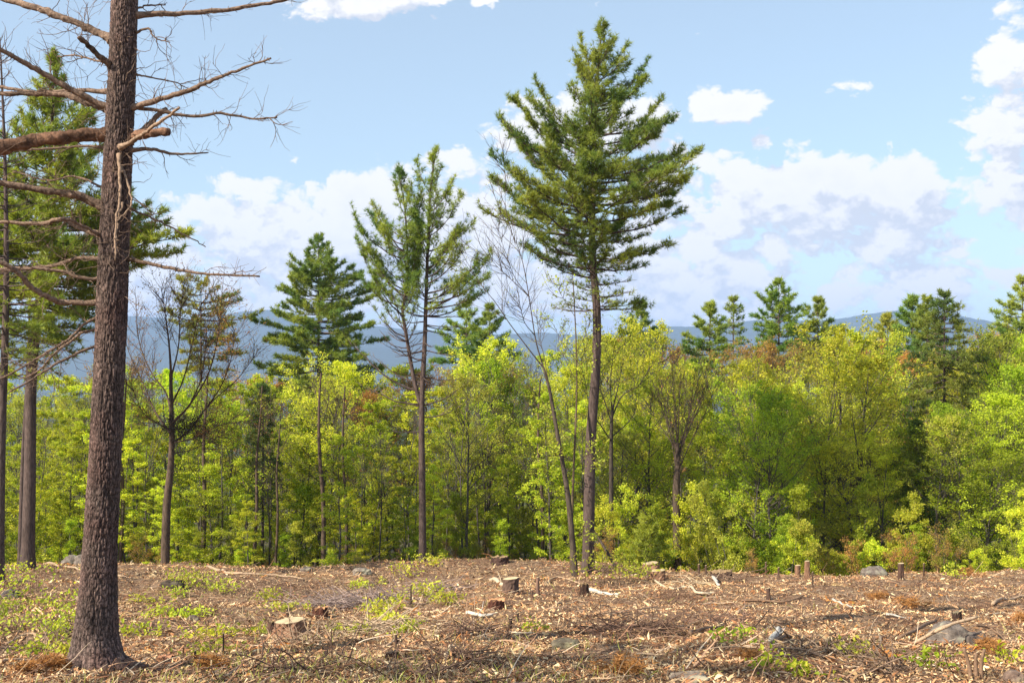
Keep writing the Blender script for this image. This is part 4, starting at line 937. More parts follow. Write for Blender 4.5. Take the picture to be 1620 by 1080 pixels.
# ------------------------------------------------------------------ seedlings
CLEAR = []
def seedling_patch(px, py, wpx, hpx, lset, label, cat='seedlings', nst=None, seed=0, leaf=.085, name='seedling_clump', lpp=16):
    r = np.random.default_rng(int(px * 7 + py)); c0 = ground_hit(px, py); Dm = c0[1]; wm = wpx * mpp(Dm); hm = hpx * mpp(Dm)
    nst = nst or max(4, int(wpx / 3.5)); root = bpy.data.objects.new(name, None); COL.objects.link(root); root.location = c0
    x = c0[0] + r.normal(size=nst) * .36 * wm; y = c0[1] + r.normal(size=nst) * wm * .34; z = Gz(x, y)
    hh = hm * r.uniform(.55, 1.1, nst)
    st = grow(r, np.stack([x, y, z], 1) - c0, np.stack([r.normal(size=nst) * .25, r.normal(size=nst) * .25, np.ones(nst)], 1), hh, 5, .12, .02)
    mb = MB(); tubes(mb, st, np.broadcast_to(np.linspace(.007, .003, 5), (nst, 5)), 4, col=(.9, .7, .5)); link('stems', mb.mesh('stems', M_TWIG), root, kind='stuff')
    thin = lset in ('beech', 'olive', 'green') and px != 670; m_ = int(nst * lpp * (.45 if thin else 1.1)); par = r.integers(0, nst, m_); k = r.uniform(1.2, 3.999, m_); i = k.astype(int); f = (k - i)[:, None]
    pp = st[par, i] * (1 - f) + st[par, i + 1] * f + r.normal(size=(m_, 3)) * np.array([.10, .10, .05]) * min(1.4, hm / .35 + .3)
    mb = MB(); leaves(mb, pp, leaf, r, LEAFSETS[lset], .45, .6); link('foliage', mb.mesh('foliage', M_LEAF), root, kind='stuff')
    return tag(root, label, cat, None)
SEED = [(300, 925, 62, 30, 'lime', 'brightest yellow green seedlings, in a wide clump on a dark log'), (350, 938, 36, 22, 'lime', 'yellow green seedlings just below right of the brightest clump'), (283, 940, 22, 16, 'lime', 'small yellow green sprig just below left of the brightest clump'),
        (258, 978, 36, 20, 'lime', 'yellow green seedling row left of the small brush heap'), (300, 978, 40, 14, 'lime', 'low yellow green seedlings below the small brush heap'), (230, 1005, 70, 12, 'beech', 'low green weeds right of the big trunk'),
        (340, 1010, 60, 22, 'beech', 'thin green weeds between the big trunk and the broad stump'), (425, 950, 26, 18, 'lime', 'single yellow green sprig above the broad stump'), (570, 928, 46, 9, 'lime', 'flat strip of pale green leaves beside the grey hollow'),
        (672, 945, 46, 26, 'lime', 'drooping yellow green leaves left of the grey stump'), (712, 955, 30, 22, 'lime', 'small yellow green sprig nearest the grey stump'), (648, 915, 16, 28, 'lime', 'upright yellow sprig in front of the forked pine foot'), (625, 905, 12, 22, 'lime', 'tiny upright sprig left of the forked pine foot'),
        (630, 960, 24, 22, 'lime', 'small sprig below the upright yellow sprig'), (592, 975, 34, 24, 'lime', 'leafy sprout on the slash in the middle left'), (617, 985, 30, 18, 'lime', 'sprout right of the leafy one on the slash'), (655, 985, 26, 14, 'beech', 'pale sprout in the middle of the slash'),
        (965, 925, 66, 55, 'lime', 'tall bright seedlings around the foot of the tall pine'), (1000, 915, 50, 32, 'lime', 'bright seedlings right of the leaning dead pole'), (670, 890, 34, 18, 'lime', 'bright leaves at the very foot of the forked pine'),
        (40, 935, 90, 45, 'beech', 'green weed tangle left of the big trunk under the pines'), (95, 960, 50, 26, 'beech', 'green weeds before the boulder pair at left'), (15, 975, 50, 36, 'lime', 'yellow weeds at the left edge'), (95, 1000, 60, 36, 'lime', 'yellow green weed clump just left of the big trunk'),
        (60, 1035, 50, 24, 'beech', 'green weeds low in the left corner'), (118, 1035, 34, 26, 'lime', 'golden weeds touching the big trunk on its left'), (20, 910, 60, 26, 'beech', 'green weeds at the foot of the thick left pine'), (150, 940, 40, 16, 'olive', 'olive weeds half hidden by the big trunk'), (240, 955, 60, 12, 'olive', 'low olive weeds right of the big trunk, above the seedling row'), (390, 1005, 60, 14, 'olive', 'pale olive weeds left of the broad stump'), (330, 1035, 70, 16, 'olive', 'olive weeds by the thin upright twig'), (20, 1000, 60, 24, 'olive', 'olive weeds low at the left edge'), (470, 965, 70, 10, 'olive', 'faint olive weeds right above the broad stump'), (560, 1000, 60, 12, 'olive', 'faint olive weeds in the middle left slash'),
        (1155, 1018, 30, 26, 'green', 'dark green weed clump left of the white birch chunk'), (1185, 1010, 20, 18, 'green', 'small green weed closest to the white birch chunk'),
        (1220, 1060, 40, 26, 'beech', 'green weeds low on the right of the middle'), (1355, 1040, 30, 26, 'olive', 'olive weeds below the long brown branch'), (1475, 1062, 36, 34, 'green', 'green weeds left of the snapped stems'), (1600, 1050, 40, 30, 'beech', 'green weeds in the right corner'), (1270, 1070, 46, 16, 'beech', 'low weeds at the bottom edge right of middle'),
        (1500, 915, 22, 22, 'lime', 'bright yellow green sprig on the clearing edge below the hemlock'), (1337, 908, 24, 16, 'lime', 'bright sprig left of the grey boulder on the edge'), (640, 1000, 26, 12, 'lime', 'tiny sprig low in the middle slash'), (845, 1000, 26, 14, 'beech', 'faint green sprout right of the grey stump slash')]
for s_ in SEED: seedling_patch(*s_)
for (px, py, w_, lab) in ((1440, 962, 46, 'wide orange patch of dead needles at the right'), (1395, 948, 22, 'small orange needle sprig left of the wide orange patch'), (1612, 985, 34, 'orange dead needles at the right edge'), (1574, 1036, 34, 'orange sprig right of the lichened boulder'), (1190, 1045, 24, 'small orange sprig below the white birch chunk'), (335, 1060, 40, 'orange needles right of the big trunk foot'), (985, 1068, 60, 'orange patch at the bottom middle'), (60, 1065, 60, 'orange needles in the bottom left corner'), (1536, 912, 30, 'orange sprig at the clearing edge, right')):
    r = np.random.default_rng(px); c0 = ground_hit(px, py); wm = w_ * mpp(c0[1]); root = bpy.data.objects.new('dead_pine_sprig', None); COL.objects.link(root); root.location = c0
    k = 7; an = r.uniform(0, 6.28, k); st = grow(r, r.normal(size=(k, 3)) * np.array([.2, .2, 0]) * wm + np.array([0, 0, .04]), np.stack([np.cos(an), np.sin(an), .35 + 0 * an], 1), np.full(k, wm * .5), 6, .1, -.02)
    mb = MB(); tubes(mb, st, np.broadcast_to(np.linspace(.007, .003, 6), (k, 6)), 4, col=(.8, .55, .35)); link('stems', mb.mesh('stems', M_TWIG), root, kind='stuff')
    tp = np.repeat(st[:, 1:].reshape(-1, 3), 5, 0) + r.normal(size=(k * 25, 3)) * .04; n0 = len(tp)
    mb = MB(); nd = randunit(n0 * 10, r); nd[:, 2] = np.abs(nd[:, 2]) * .6; p_ = np.repeat(tp, 10, 0); s2 = unit(np.cross(nd, randunit(len(nd), r))) * .004
    cc = np.array([.42, .20, .065]) * r.uniform(.5, 1.2, (len(nd), 1)); mb.add(np.stack([p_ - s2, p_ + s2, p_ + unit(nd) * .09], 1).reshape(-1, 3), tris=np.arange(len(nd) * 3).reshape(-1, 3), col=np.repeat(cc, 3, 0))
    link('needles', mb.mesh('needles', M_CHIP), root, kind='stuff'); tag(root, lab, 'dead branch')

# ------------------------------------------------------------------ boulders
m, t = mat('grey_boulder')
co = N(t, 'ShaderNodeTexCoord').outputs['Object']; geo = co
a = ramp(t, nz(9, 8, .7, co), [(.3, (.06, .048, .042)), (.55, (.17, .14, .12)), (.75, (.33, .28, .235))])
c = mixc(t, ramp(t, nz(4, 4, .6, co), [(.5, 0.0), (.62, .8)]), a, (.26, .25, .19)); c = mixc(t, 1.0, c, attr(t), 'MULTIPLY')
p = N(t, 'ShaderNodeBsdfPrincipled', i_Roughness=.9); p.inputs['Specular IOR Level'].default_value = .2; t.links.new(c, p.inputs['Base Color'])
b = N(t, 'ShaderNodeBump', i_Strength=.7, i_Distance=.03); t.links.new(nz(16, 8, .7, co), b.inputs['Height']); t.links.new(b.outputs[0], p.inputs['Normal'])
o = N(t, 'ShaderNodeOutputMaterial'); t.links.new(p.outputs[0], o.inputs[0]); M_ROCK = m
def blob(px, py, wpx, hpx, label, seed, mat_=None, name='boulder', cat='boulder', col=(1, 1, 1), rough=.22, dep=.8):
    c0 = ground_hit(px, py); c0 = c0 + np.array([0, wpx * mpp(c0[1]) * .3, 0]); c0[2] = float(Gz(c0[0], c0[1])); k = mpp(c0[1])
    nu, nv = 40, 22; th, ph = np.meshgrid(np.linspace(0, 2 * pi, nu, endpoint=False), np.linspace(0, pi, nv))
    d_ = np.stack([np.cos(th) * np.sin(ph), np.sin(th) * np.sin(ph), np.cos(ph)], -1)
    rr = 1 + .05 * fbm(d_[..., 0] * 5 + seed, d_[..., 1] * 5, d_[..., 2] * 5, seed + 3, 2) - .16 * np.abs(noise3(d_[..., 0] * 2.2, d_[..., 1] * 2.2 + seed, d_[..., 2] * 2.2, seed + 9)) + rough * fbm(d_[..., 0] * 1.4 + seed, d_[..., 1] * 1.4, d_[..., 2] * 1.4, seed, 4)
    f = np.sign(d_) * np.abs(d_) ** .72
    v = f * rr[..., None] * np.array([wpx * k * .5, wpx * k * .5 * dep, hpx * k * .95]) + np.array([0, 0, hpx * k * .05 + .02])
    idx = np.arange(nu * nv).reshape(nv, nu); a = idx[:-1]; b = np.roll(a, -1, 1); dd = idx[1:]; c = np.roll(dd, -1, 1)
    mb = MB(); mb.add(v.reshape(-1, 3), quads=np.stack([a, dd, c, b], -1).reshape(-1, 4), col=col)
    return link(name, mb.mesh(name, mat_ or M_ROCK, True), loc=c0, label=label, cat=cat)
blob(108, 892, 26, 13, 'rounded grey boulder, left one of the pair behind the big trunk', 1); blob(126, 894, 24, 16, 'taller grey boulder touching the big trunk outline on its left', 2)
blob(1515, 1022, 84, 36, 'large lichened grey boulder with sticks across it, bottom right', 3, rough=.28); blob(1548, 1024, 40, 24, 'darker low rock against the right side of the lichened boulder', 13, col=(.75, .72, .72))
blob(1385, 910, 40, 13, 'smooth grey boulder on the clearing edge at the right', 4); blob(14, 948, 26, 12, 'dark round stone at the left edge in the weeds', 5, col=(.6, .6, .65))
blob(572, 910, 28, 7, 'pale flat stone on the edge left of the forked pine', 6, col=(1.3, 1.3, 1.25)); blob(1093, 1082, 64, 9, 'pale flat stone cut by the bottom edge', 7, col=(1.5, 1.4, 1.25)); blob(1608, 1080, 30, 14, 'pinkish stone in the bottom right corner', 8, col=(1.2, 1, .9))
blob(484, 904, 22, 5, 'pale stone half buried at the edge left of the hollow', 9, col=(1.2, 1.15, 1.1)); blob(895, 1026, 44, 12, 'mossy grey low hump of rock in the middle foreground', 10, col=(.8, .8, .65)); blob(270, 930, 34, 9, 'dark rock beneath the brightest seedlings', 11, col=(.4, .36, .32))
blob(305, 982, 20, 7, 'small grey stone below the brush heap', 12, col=(.8, .75, .7))

# ------------------------------------------------------------------ stumps
m, t = mat('cut_wood')
co = N(t, 'ShaderNodeTexCoord').outputs['Object']
wv = N(t, 'ShaderNodeTexWave', wave_type='RINGS', rings_direction='Z', i_Scale=14.0, i_Distortion=1.2, i_Detail=2.0); t.links.new(co, wv.inputs[0])
c = mixc(t, ramp(t, wv.outputs[0], [(.0, 0.0), (1.0, 1.0)]), (.62, .47, .28), (.75, .60, .38)); n1 = N(t, 'ShaderNodeTexNoise', i_Scale=6.0, i_Detail=4.0); t.links.new(co, n1.inputs[0])
c = mixc(t, 1.0, c, ramp(t, n1.outputs[0], [(.3, .65), (.6, 1.1)]), 'MULTIPLY')
c = mixc(t, 1.0, c, attr(t), 'MULTIPLY')
p = N(t, 'ShaderNodeBsdfPrincipled', i_Roughness=.8); t.links.new(c, p.inputs['Base Color']); o = N(t, 'ShaderNodeOutputMaterial'); t.links.new(p.outputs[0], o.inputs[0]); M_CUT = m
def stump(px, py, wpx, hpx, label, seed, tilt=.10, col=(2.4, 1.9, 1.35), flare=1.3, name='tree_stump', cat='stump', jag=0.0, cutcol=None):
    cutcol = cutcol or ((.82, .80, .76) if not jag else (.4, .33, .27))
    if jag: col = (np.array(col) * .7 + .12).tolist()
    c0 = ground_hit(px, py); k = mpp(c0[1]); R = wpx * k * .5; c0 = c0 + np.array([0, R * .8, 0]); c0[2] = float(Gz(c0[0], c0[1])); H = hpx * k * (1 if not jag else .75) + (.07 if not jag else .03)
    CLEAR.append((c0[0], c0[1], R * 1.15))
    r = np.random.default_rng(seed); nu, nv = 28, 9; th = np.linspace(0, 2 * pi, nu, endpoint=False)
    root = bpy.data.objects.new(name, None); COL.objects.link(root); root.location = c0
    lob = noise3(np.cos(th) * 2.2 + seed, np.sin(th) * 2.2, 0, seed); rows_ = []
    topz = H + np.cos(th) * R * tilt + (r.random(nu) * jag * H)
    for j in range(nv):
        s = j / (nv - 1); rad = R * (1 + (flare - 1) * (1 - s) ** 3 + .10 * lob + .30 * lob * (1 - s) ** 2) * (1 + .05 * r.normal(size=nu))
        if j == 0: rad = rad * 1.02
        rows_.append(np.stack([np.cos(th) * rad, np.sin(th) * rad, -.12 + (topz + .12) * s], 1))
    v = np.stack(rows_); idx = np.arange(nu * nv).reshape(nv, nu); a = idx[:-1]; b = np.roll(a, -1, 1); dd = idx[1:]; c = np.roll(dd, -1, 1)
    mb = MB(); mb.add(v.reshape(-1, 3), quads=np.stack([a, b, c, dd], -1).reshape(-1, 4), col=col); link('bark', mb.mesh('bark', M_BARK, False), root)
    e = v[-1] * np.array([.985, .985, 1]) + np.array([0, 0, .004]); cen_ = e.mean(0); mb = MB()
    mb.add(np.vstack([cen_, e]), tris=[(0, 1 + i, 1 + (i + 1) % nu) for i in range(nu)], col=cutcol); link('cut_face', mb.mesh('cut_face', M_CUT), root)
    return tag(root, label, cat)
stump(454, 1008, 50, 17, 'broad low stump with pale flat cut top, left of centre', 1, flare=1.4); stump(430, 1005, 14, 20, 'upright splinter of bark beside the broad low stump', 2, jag=.4, name='wood_splinter', cat='splinter', col=(1.2, .9, .7))
stump(808, 938, 24, 20, 'grey upright stump near the middle of the clearing', 3, col=(1.3, 1.15, 1.0)); stump(1041, 918, 24, 12, 'low grey stump right of the tall pine', 4); stump(1030, 904, 26, 8, 'flat pale topped stump behind the low grey one', 5)
stump(1278, 917, 8, 24, 'tall thin pale cut stem on the right edge of the clearing', 6, flare=1.05); stump(1427, 917, 10, 22, 'thick dark cut stem right of the grey boulder on the edge', 7, flare=1.1, col=(1, .8, .65)); stump(1263, 912, 9, 13, 'short cut stem just left of the tall thin one', 8, flare=1.1)
stump(1516, 982, 14, 12, 'rotten dark stump behind the lichened boulder', 9, jag=.5, col=(.6, .45, .35), cutcol=(.3, .3, .3)); stump(1143, 914, 34, 8, 'low root stump on the edge right of the pale arc', 10, col=(.9, .7, .55), jag=.4, flare=1.3); stump(790, 893, 26, 9, 'broken stump base on top of the mound', 11, col=(.9, .7, .6), jag=.5)
stump(505, 978, 24, 12, 'red brown rotten stump above the broad low stump', 12, col=(1.1, .55, .35), jag=.5, cutcol=(.6, .4, .3)); stump(620, 1042, 20, 9, 'hollow dark stump low in the middle left', 13, col=(.6, .4, .3), jag=.3, cutcol=(.25, .2, .18)); stump(785, 965, 26, 10, 'red brown rotten wood left of the dark dip', 14, col=(1.2, .6, .4), jag=.6, cutcol=(.6, .4, .3))
stump(925, 942, 14, 16, 'dark torn root base at the end of the white log', 15, col=(.5, .35, .25), jag=.6, cutcol=(.3, .25, .2)); stump(260, 1042, 26, 8, 'reddish rotten stump right of the big trunk', 16, col=(1, .5, .35), jag=.6, cutcol=(.5, .3, .25))
for i, (px, py, w_, h_, lab, cc) in enumerate(((851, 942, 5, 26, 'pale split stake right of the grey stump', 2.2), (842, 948, 3, 10, 'short stake left of the split pale one', 1.6), (1364, 908, 4, 20, 'thin stake left of the grey edge boulder', 1.2), (1212, 912, 2.6, 20, 'thin leaning stake left of the cut stems', 1.2), (1232, 914, 3, 12, 'short stake left of the short cut stem', 1.2),
    (1106, 912, 3.2, 16, 'left one of two thin stakes by the root stump', 1.2), (1117, 912, 3, 14, 'right one of two thin stakes by the root stump', 1.2), (1286, 928, 2.4, 20, 'thin upright twig just before the tall cut stem', 1), (1216, 948, 6, 13, 'stubby grey stake in the chips below the edge', 1.2), (308, 1054, 4, 15, 'short dark stake right of the big trunk foot', .7),
    (353, 1038, 2.4, 28, 'thin grey upright twig right of the big trunk', 1.4), (524, 1034, 2.2, 30, 'thin pale upright twig right of the broad stump', 1.9), (626, 1030, 4, 14, 'thin stake near the hollow dark stump', 1.2), (490, 1000, 3, 14, 'small stake touching the broad stump shadow', 1.2), (819, 990, 4, 12, 'dark stake in the middle slash', .9), (808, 998, 5, 14, 'dark knobby stake left of the one in the slash', .7),
    (1462, 912, 2.4, 16, 'thin twig right of the thick dark cut stem', 1.1), (1050, 1000, 2.6, 10, 'tiny stake below the pale arc', 1.3), (600, 960, 2, 18, 'thin pale twig left of the drooping seedlings', 1.8), (650, 955, 2, 24, 'thin dark twig between the drooping seedlings', .8))):
    stump(px, py, w_, h_, lab, 60 + i, flare=1.05, name='cut_stake', cat='stake', col=(cc, cc * .85, cc * .7), tilt=.3)

# ------------------------------------------------------------------ fallen branches and logs
def log(poly, w0, w1, label, col, seed, lift=.5, name='fallen_branch', cat='branch', raise_=None, Mt=None, forks=2):
    g_ = np.array([ground_hit(x, y) for x, y in poly]); r = np.random.default_rng(seed)
    if raise_: g_[:, 2] += np.array(raise_)
    n = len(poly) * 6; sp = spline(g_, n); Dm = g_[:, 1].mean(); w = np.linspace(w0, w1, n) * .5 * mpp(Dm)
    sp[:, :2] += (noise3(np.arange(n) * .5, seed, np.arange(2)[:, None] * 4.4, 1).T) * w0 * mpp(Dm) * .35
    gz = Gz(sp[:, 0], sp[:, 1]); sp[:, 2] = np.maximum(sp[:, 2], gz + w * lift) if not raise_ else sp[:, 2]
    sp[:, 2] += .02 + w * .4
    base = sp[0].copy(); mb = MB(); tubes(mb, sp - base, w * (1 + .15 * noise3(np.arange(n) * .9, seed, 0, 5)), 8, col=col, cap=True)
    if forks:
        ii = r.integers(n // 4, n - 1, forks); tg = unit(sp[ii] - sp[ii - 1]); dd = unit(tg + r.normal(size=(forks, 3)) * .5 + np.array([0, 0, .3])); L = r.uniform(.1, .35, forks)
        tubes(mb, grow(r, sp[ii] - base, dd, L, 5, .15, 0), np.broadcast_to(np.linspace(.4, .15, 5) * w.min(), (forks, 5)), 5, col=col)
    return link(name, mb.mesh(name, Mt or M_WOODC, True), loc=base, label=label, cat=cat)
BRN = (.20, .125, .08); TAN = (.38, .27, .18); PAL = (.50, .40, .28); WHT = (.52, .48, .41); DRK = (.09, .055, .04)
LOGS = [([(75, 893), (100, 898), (130, 903), (170, 909), (207, 916)], 4, 2.5, 'long thin stick passing behind the big trunk', TAN), ([(315, 898), (360, 906), (400, 911), (440, 913), (482, 919)], 5, 2.5, 'long thin log along the crest right of the bare maple', TAN),
    ([(776, 920), (786, 924), (800, 930)], 7, 6, 'pale log end touching the grey stump on its left', PAL), ([(928, 936), (950, 939), (978, 942)], 7, 5, 'white barked log right of the torn root base', WHT),
    ([(1036, 920), (1048, 930), (1068, 933), (1092, 929)], 4, 2.5, 'pale branch bent in an arc, right of the tall pine', PAL), ([(1080, 930), (1100, 938), (1130, 941)], 5, 3, 'pale crooked branch running right from the bent arc', PAL),
    ([(1128, 914), (1137, 928)], 6, 4, 'short pale broken branch left of the root stump', WHT), ([(1172, 953), (1210, 953), (1245, 952), (1275, 944)], 4, 2, 'long dark stick below the thin stakes', BRN), ([(1168, 971), (1178, 964), (1191, 958)], 4, 3, 'short tan stick under the long dark one', TAN),
    ([(1318, 950), (1332, 957), (1348, 963)], 4, 2, 'short white stick in the chips left of the orange patch', WHT), ([(1310, 948), (1335, 951), (1360, 952)], 3, 2, 'dark stick right above the short white one', DRK), ([(1212, 1024), (1235, 1016), (1260, 1011), (1295, 1010), (1330, 1003)], 7, 4, 'long brown branch under the white birch chunk', BRN),
    ([(1305, 1029), (1312, 1018), (1322, 1007)], 4, 3, 'dark short stick leaning on the long brown branch', DRK), ([(1222, 1018), (1230, 1008), (1238, 1000)], 10, 7, 'white birch bark chunk standing on the long brown branch', (.42, .40, .36)),
    ([(608, 1029), (620, 1020), (647, 1009)], 4, 4, 'tan stick rising to the right in the middle left', TAN), ([(433, 1035), (450, 1030), (466, 1027)], 4, 2, 'dark stick below the broad stump', BRN), ([(465, 1018), (472, 1013), (480, 1010)], 4, 3, 'short dark stick right below the broad stump', BRN),
    ([(484, 1001), (507, 1009), (520, 1013), (545, 1007), (580, 1017)], 4, 2, 'crooked branch running right from the broad stump', TAN), ([(698, 1016), (744, 1017), (781, 1018), (810, 1023)], 4, 2, 'long thin stick across the middle slash', BRN), ([(823, 1023), (858, 1038), (897, 1042), (932, 1039)], 3, 2, 'thin curved stick below the mossy hump', BRN),
    ([(705, 1046), (709, 1032), (720, 1024)], 6, 5, 'pale bent root piece low in the middle', PAL), ([(630, 960), (680, 968), (730, 962)], 3, 2, 'thin grey stick beneath the drooping seedlings', TAN), ([(560, 990), (610, 985), (650, 975)], 4, 2, 'grey stick above the tan one in the middle left', TAN), ([(700, 1000), (740, 995), (770, 998)], 4, 2, 'tan stick left of the dark knobby stake', TAN),
    ([(740, 975), (760, 978), (778, 976)], 6, 4, 'pale chunk of split wood left of the red brown rotten wood', WHT), ([(1450, 1048), (1468, 1052), (1492, 1064)], 5, 3, 'pale stick below the lichened boulder', PAL), ([(1100, 958), (1130, 955), (1160, 958)], 3, 2, 'thin tan stick above the dark green weeds', TAN),
    ([(960, 975), (1000, 968), (1040, 962)], 3, 2, 'thin stick right of the dark dip', TAN), ([(1400, 975), (1428, 980)], 4, 2, 'short pale stick just below the wide orange patch', WHT), ([(1570, 958), (1600, 950), (1625, 944)], 5, 4, 'tan branch by the right edge', TAN),
    ([(1560, 975), (1590, 972), (1620, 974)], 3, 2, 'thin pale branch below the tan one at the right edge', PAL), ([(1090, 1005), (1110, 998), (1150, 990)], 6, 4, 'dark thick branch left of the dark green weeds', BRN), ([(0, 1052), (40, 1047), (75, 1044)], 6, 4, 'grey branch in the bottom left corner', TAN),
    ([(10, 1020), (40, 1008), (70, 1012)], 4, 3, 'thin stick above the grey branch at bottom left', TAN), ([(200, 1058), (240, 1062), (300, 1066)], 5, 3, 'root like stick leading from the big trunk foot', BRN), ([(330, 1052), (400, 1055), (480, 1058)], 3, 2, 'thin dark stick low right of the big trunk', BRN),
    ([(540, 1050), (600, 1054), (660, 1060)], 4, 2, 'thin brown stick along the bottom left of middle', BRN), ([(745, 1008), (757, 1004), (770, 1014)], 3, 2, 'small curved pale twig in the middle slash', PAL), ([(880, 960), (905, 955), (930, 956)], 3, 2, 'thin stick left of the white barked log', TAN),
    ([(1225, 985), (1260, 990), (1300, 988)], 3, 2, 'thin brown stick above the white birch chunk', BRN), ([(1000, 1030), (1050, 1034), (1090, 1028)], 3, 2, 'thin stick right of the mossy hump', TAN), ([(680, 935), (720, 930), (745, 934)], 4, 3, 'dark stick left of the pale log end', BRN),
    ([(860, 925), (880, 915), (905, 920), (925, 928)], 3, 2, 'thin bent stick before the leaning birch', TAN), ([(1290, 905), (1330, 906), (1365, 907)], 3, 2, 'thin stick along the edge left of the grey boulder', TAN), ([(262, 975), (290, 965), (312, 958)], 5, 2, 'dark stick on the small brush heap', DRK), ([(290, 958), (315, 970), (335, 978)], 4, 2, 'dark stick crossing the brush heap', DRK)]
for i, (poly, a_, b_, lab, cc) in enumerate(LOGS): log(poly, a_, b_, lab, cc, 300 + i)
log([(1415, 1012), (1440, 1008), (1480, 1000)], 6, 5, 'brown stick leaning on the left of the lichened boulder', BRN, 501, raise_=[0, .03, .16]); log([(1447, 1022), (1490, 1024), (1545, 1024)], 7, 5, 'long grey stick lying across the lichened boulder', TAN, 502, raise_=[.02, .22, .42])
log([(1543, 1012), (1570, 1008), (1600, 1022)], 4, 2, 'thin dark stick falling right from the lichened boulder', BRN, 503, raise_=[.22, .12, 0])
for (px, lean, h_, lab) in ((1537, -12, 48, 'left leaning snapped stem in the bottom right'), (1545, 0, 40, 'middle snapped stem in the bottom right'), (1552, 6, 46, 'right snapped stem in the bottom right')):
    c0 = ground_hit(px, 1074); k = mpp(c0[1]); r = np.random.default_rng(px); mb = MB()
    pts = spline(np.array([(0, 0, -.05), (lean * k * .3, .02, h_ * k * .5), (lean * k, 0, h_ * k)]), 9); tubes(mb, pts, np.linspace(.03, .018, 9), 8, col=BRN, cap=True)
    link('snapped_stem', mb.mesh('snapped_stem', M_WOODC, True), loc=c0, label=lab, cat='stem')
# leaning dead pole by the tall pine
mb = MB(); a = ground_hit(982, 905); bpt = P(922, 815, a[1] + 2.2); sp = spline(np.array([a - np.array([0, 0, .1]), (a + bpt) / 2 + np.array([.05, 0, -.05]), bpt]), 14); tubes(mb, sp - a, np.linspace(.055, .03, 14), 7, col=(.6, .5, .45), cap=True)
link('dead_pole', mb.mesh('dead_pole', M_BROAD, True), loc=a, label='dark dead pole leaning left against the tall pine', cat='dead tree')

# brush heaps
for (px, py, w_, h_, nn, cc, lab) in ((300, 975, 70, 16, 60, (.17, .11, .08), 'small dark brush heap among the seedlings'), (560, 955, 200, 20, 420, (.24, .18, .16), 'wide low grey brush heap in the hollow'), (745, 1005, 90, 18, 110, (.16, .1, .07), 'dark slash heap in the middle foreground'), (735, 1042, 50, 20, 70, (.13, .08, .055), 'dark tangled heap by the pale root piece'),
                                      (690, 935, 80, 26, 90, (.27, .2, .17), 'tangled thin brush left of the grey stump'), (60, 1030, 120, 22, 90, (.22, .15, .11), 'tangled brush left of the big trunk'), (955, 905, 40, 14, 50, (.26, .17, .12), 'thin brush at the foot of the tall pine'), (600, 995, 160, 16, 160, (.4, .3, .2), 'pale slash strip in the middle left'),
                                      (420, 1062, 260, 12, 150, (.13, .08, .055), 'dark slash along the bottom left of the middle'), (700, 1068, 200, 12, 110, (.16, .1, .07), 'brown slash along the bottom middle'), (1020, 1000, 120, 16, 120, (.14, .085, .06), 'brown tangle right of the mossy hump'), (1120, 985, 120, 12, 90, (.18, .11, .08), 'brown tangle above the dark green weeds'), (1400, 1060, 120, 14, 90, (.15, .1, .07), 'brown tangle left of the snapped stems'), (1290, 1030, 120, 10, 70, (.2, .14, .1), 'brown twigs below the long brown branch'), (480, 1020, 130, 12, 110, (.26, .18, .12), 'tan slash below the broad stump'), (170, 920, 90, 10, 60, (.2, .14, .1), 'thin brush behind the big trunk'),
                                      (1150, 918, 50, 8, 60, (.2, .13, .09), 'low brush round the root stump'), (960, 1000, 90, 12, 90, (.12, .07, .05), 'dark brush in the dip right of middle'), (1090, 925, 70, 10, 60, (.42, .33, .22), 'pale brush right of the bent arc branch')):
    r = np.random.default_rng(px + 5); c0 = ground_hit(px, py); k = mpp(c0[1]); x = r.normal(size=nn) * w_ * k * .28; y = r.normal(size=nn) * w_ * k * .2; z = Gz(c0[0] + x, c0[1] + y) - c0[2] + r.random(nn) * h_ * k * .6 * np.exp(-(x / (w_ * k * .4)) ** 2)
    an = r.uniform(0, 6.28, nn); sl = grow(r, np.stack([x, y, z], 1), np.stack([np.cos(an), np.sin(an), r.normal(size=nn) * .25 + .1], 1), r.uniform(.3, 1.0, nn), 7, .16, -.01)
    gz = Gz(sl[..., 0] + c0[0], sl[..., 1] + c0[1]) - c0[2]; sl[..., 2] = np.maximum(sl[..., 2], gz + .01)
    mb = MB(); tubes(mb, sl, np.linspace(1, .4, 7)[None] * r.uniform(.004, .012, (nn, 1)), 4, col=np.array(cc) * r.uniform(.6, 1.5, (nn, 1)))
    link('brush_heap', mb.mesh('brush_heap', M_CHIP), loc=c0, label=lab, cat='brush', kind='stuff')
# ------------------------------------------------------------------ litter on the clearing
rng = np.random.default_rng(200)
def scatter(n, ymin=11.3, ymax=40, pw=1.0):
    # even in the picture: more pieces per square metre close by
    u = rng.random(n); y = 1 / (1 / ymin - u * (1 / ymin - 1 / ymax)) if pw == 1 else rng.uniform(ymin, ymax, n)
    x = rng.uniform(-.52, .52, n) * y; return x, y
CH = np.array([(.40, .235, .145), (.27, .14, .08), (.18, .09, .055), (.47, .31, .20), (.58, .43, .30), (.11, .055, .035), (.33, .165, .095), (.42, .27, .155), (.29, .125, .065)])
n = 270000; x, y = scatter(n // 2); x2, y2 = scatter(n - n // 2, pw=0); x = np.concatenate([x, x2]); y = np.concatenate([y, y2])
dens = .5 + .5 * noise3(x / 1.3, y / 1.1, 0, 50); kp = rng.random(n) < np.clip(.10 + 1.5 * dens, 0, 1); x, y = x[kp], y[kp]; n = len(x)
for (a_, b_, r_) in CLEAR:
    kp = (x - a_) ** 2 + (y - b_) ** 2 > r_ * r_; x, y = x[kp], y[kp]
n = len(x); z = Gz(x, y)
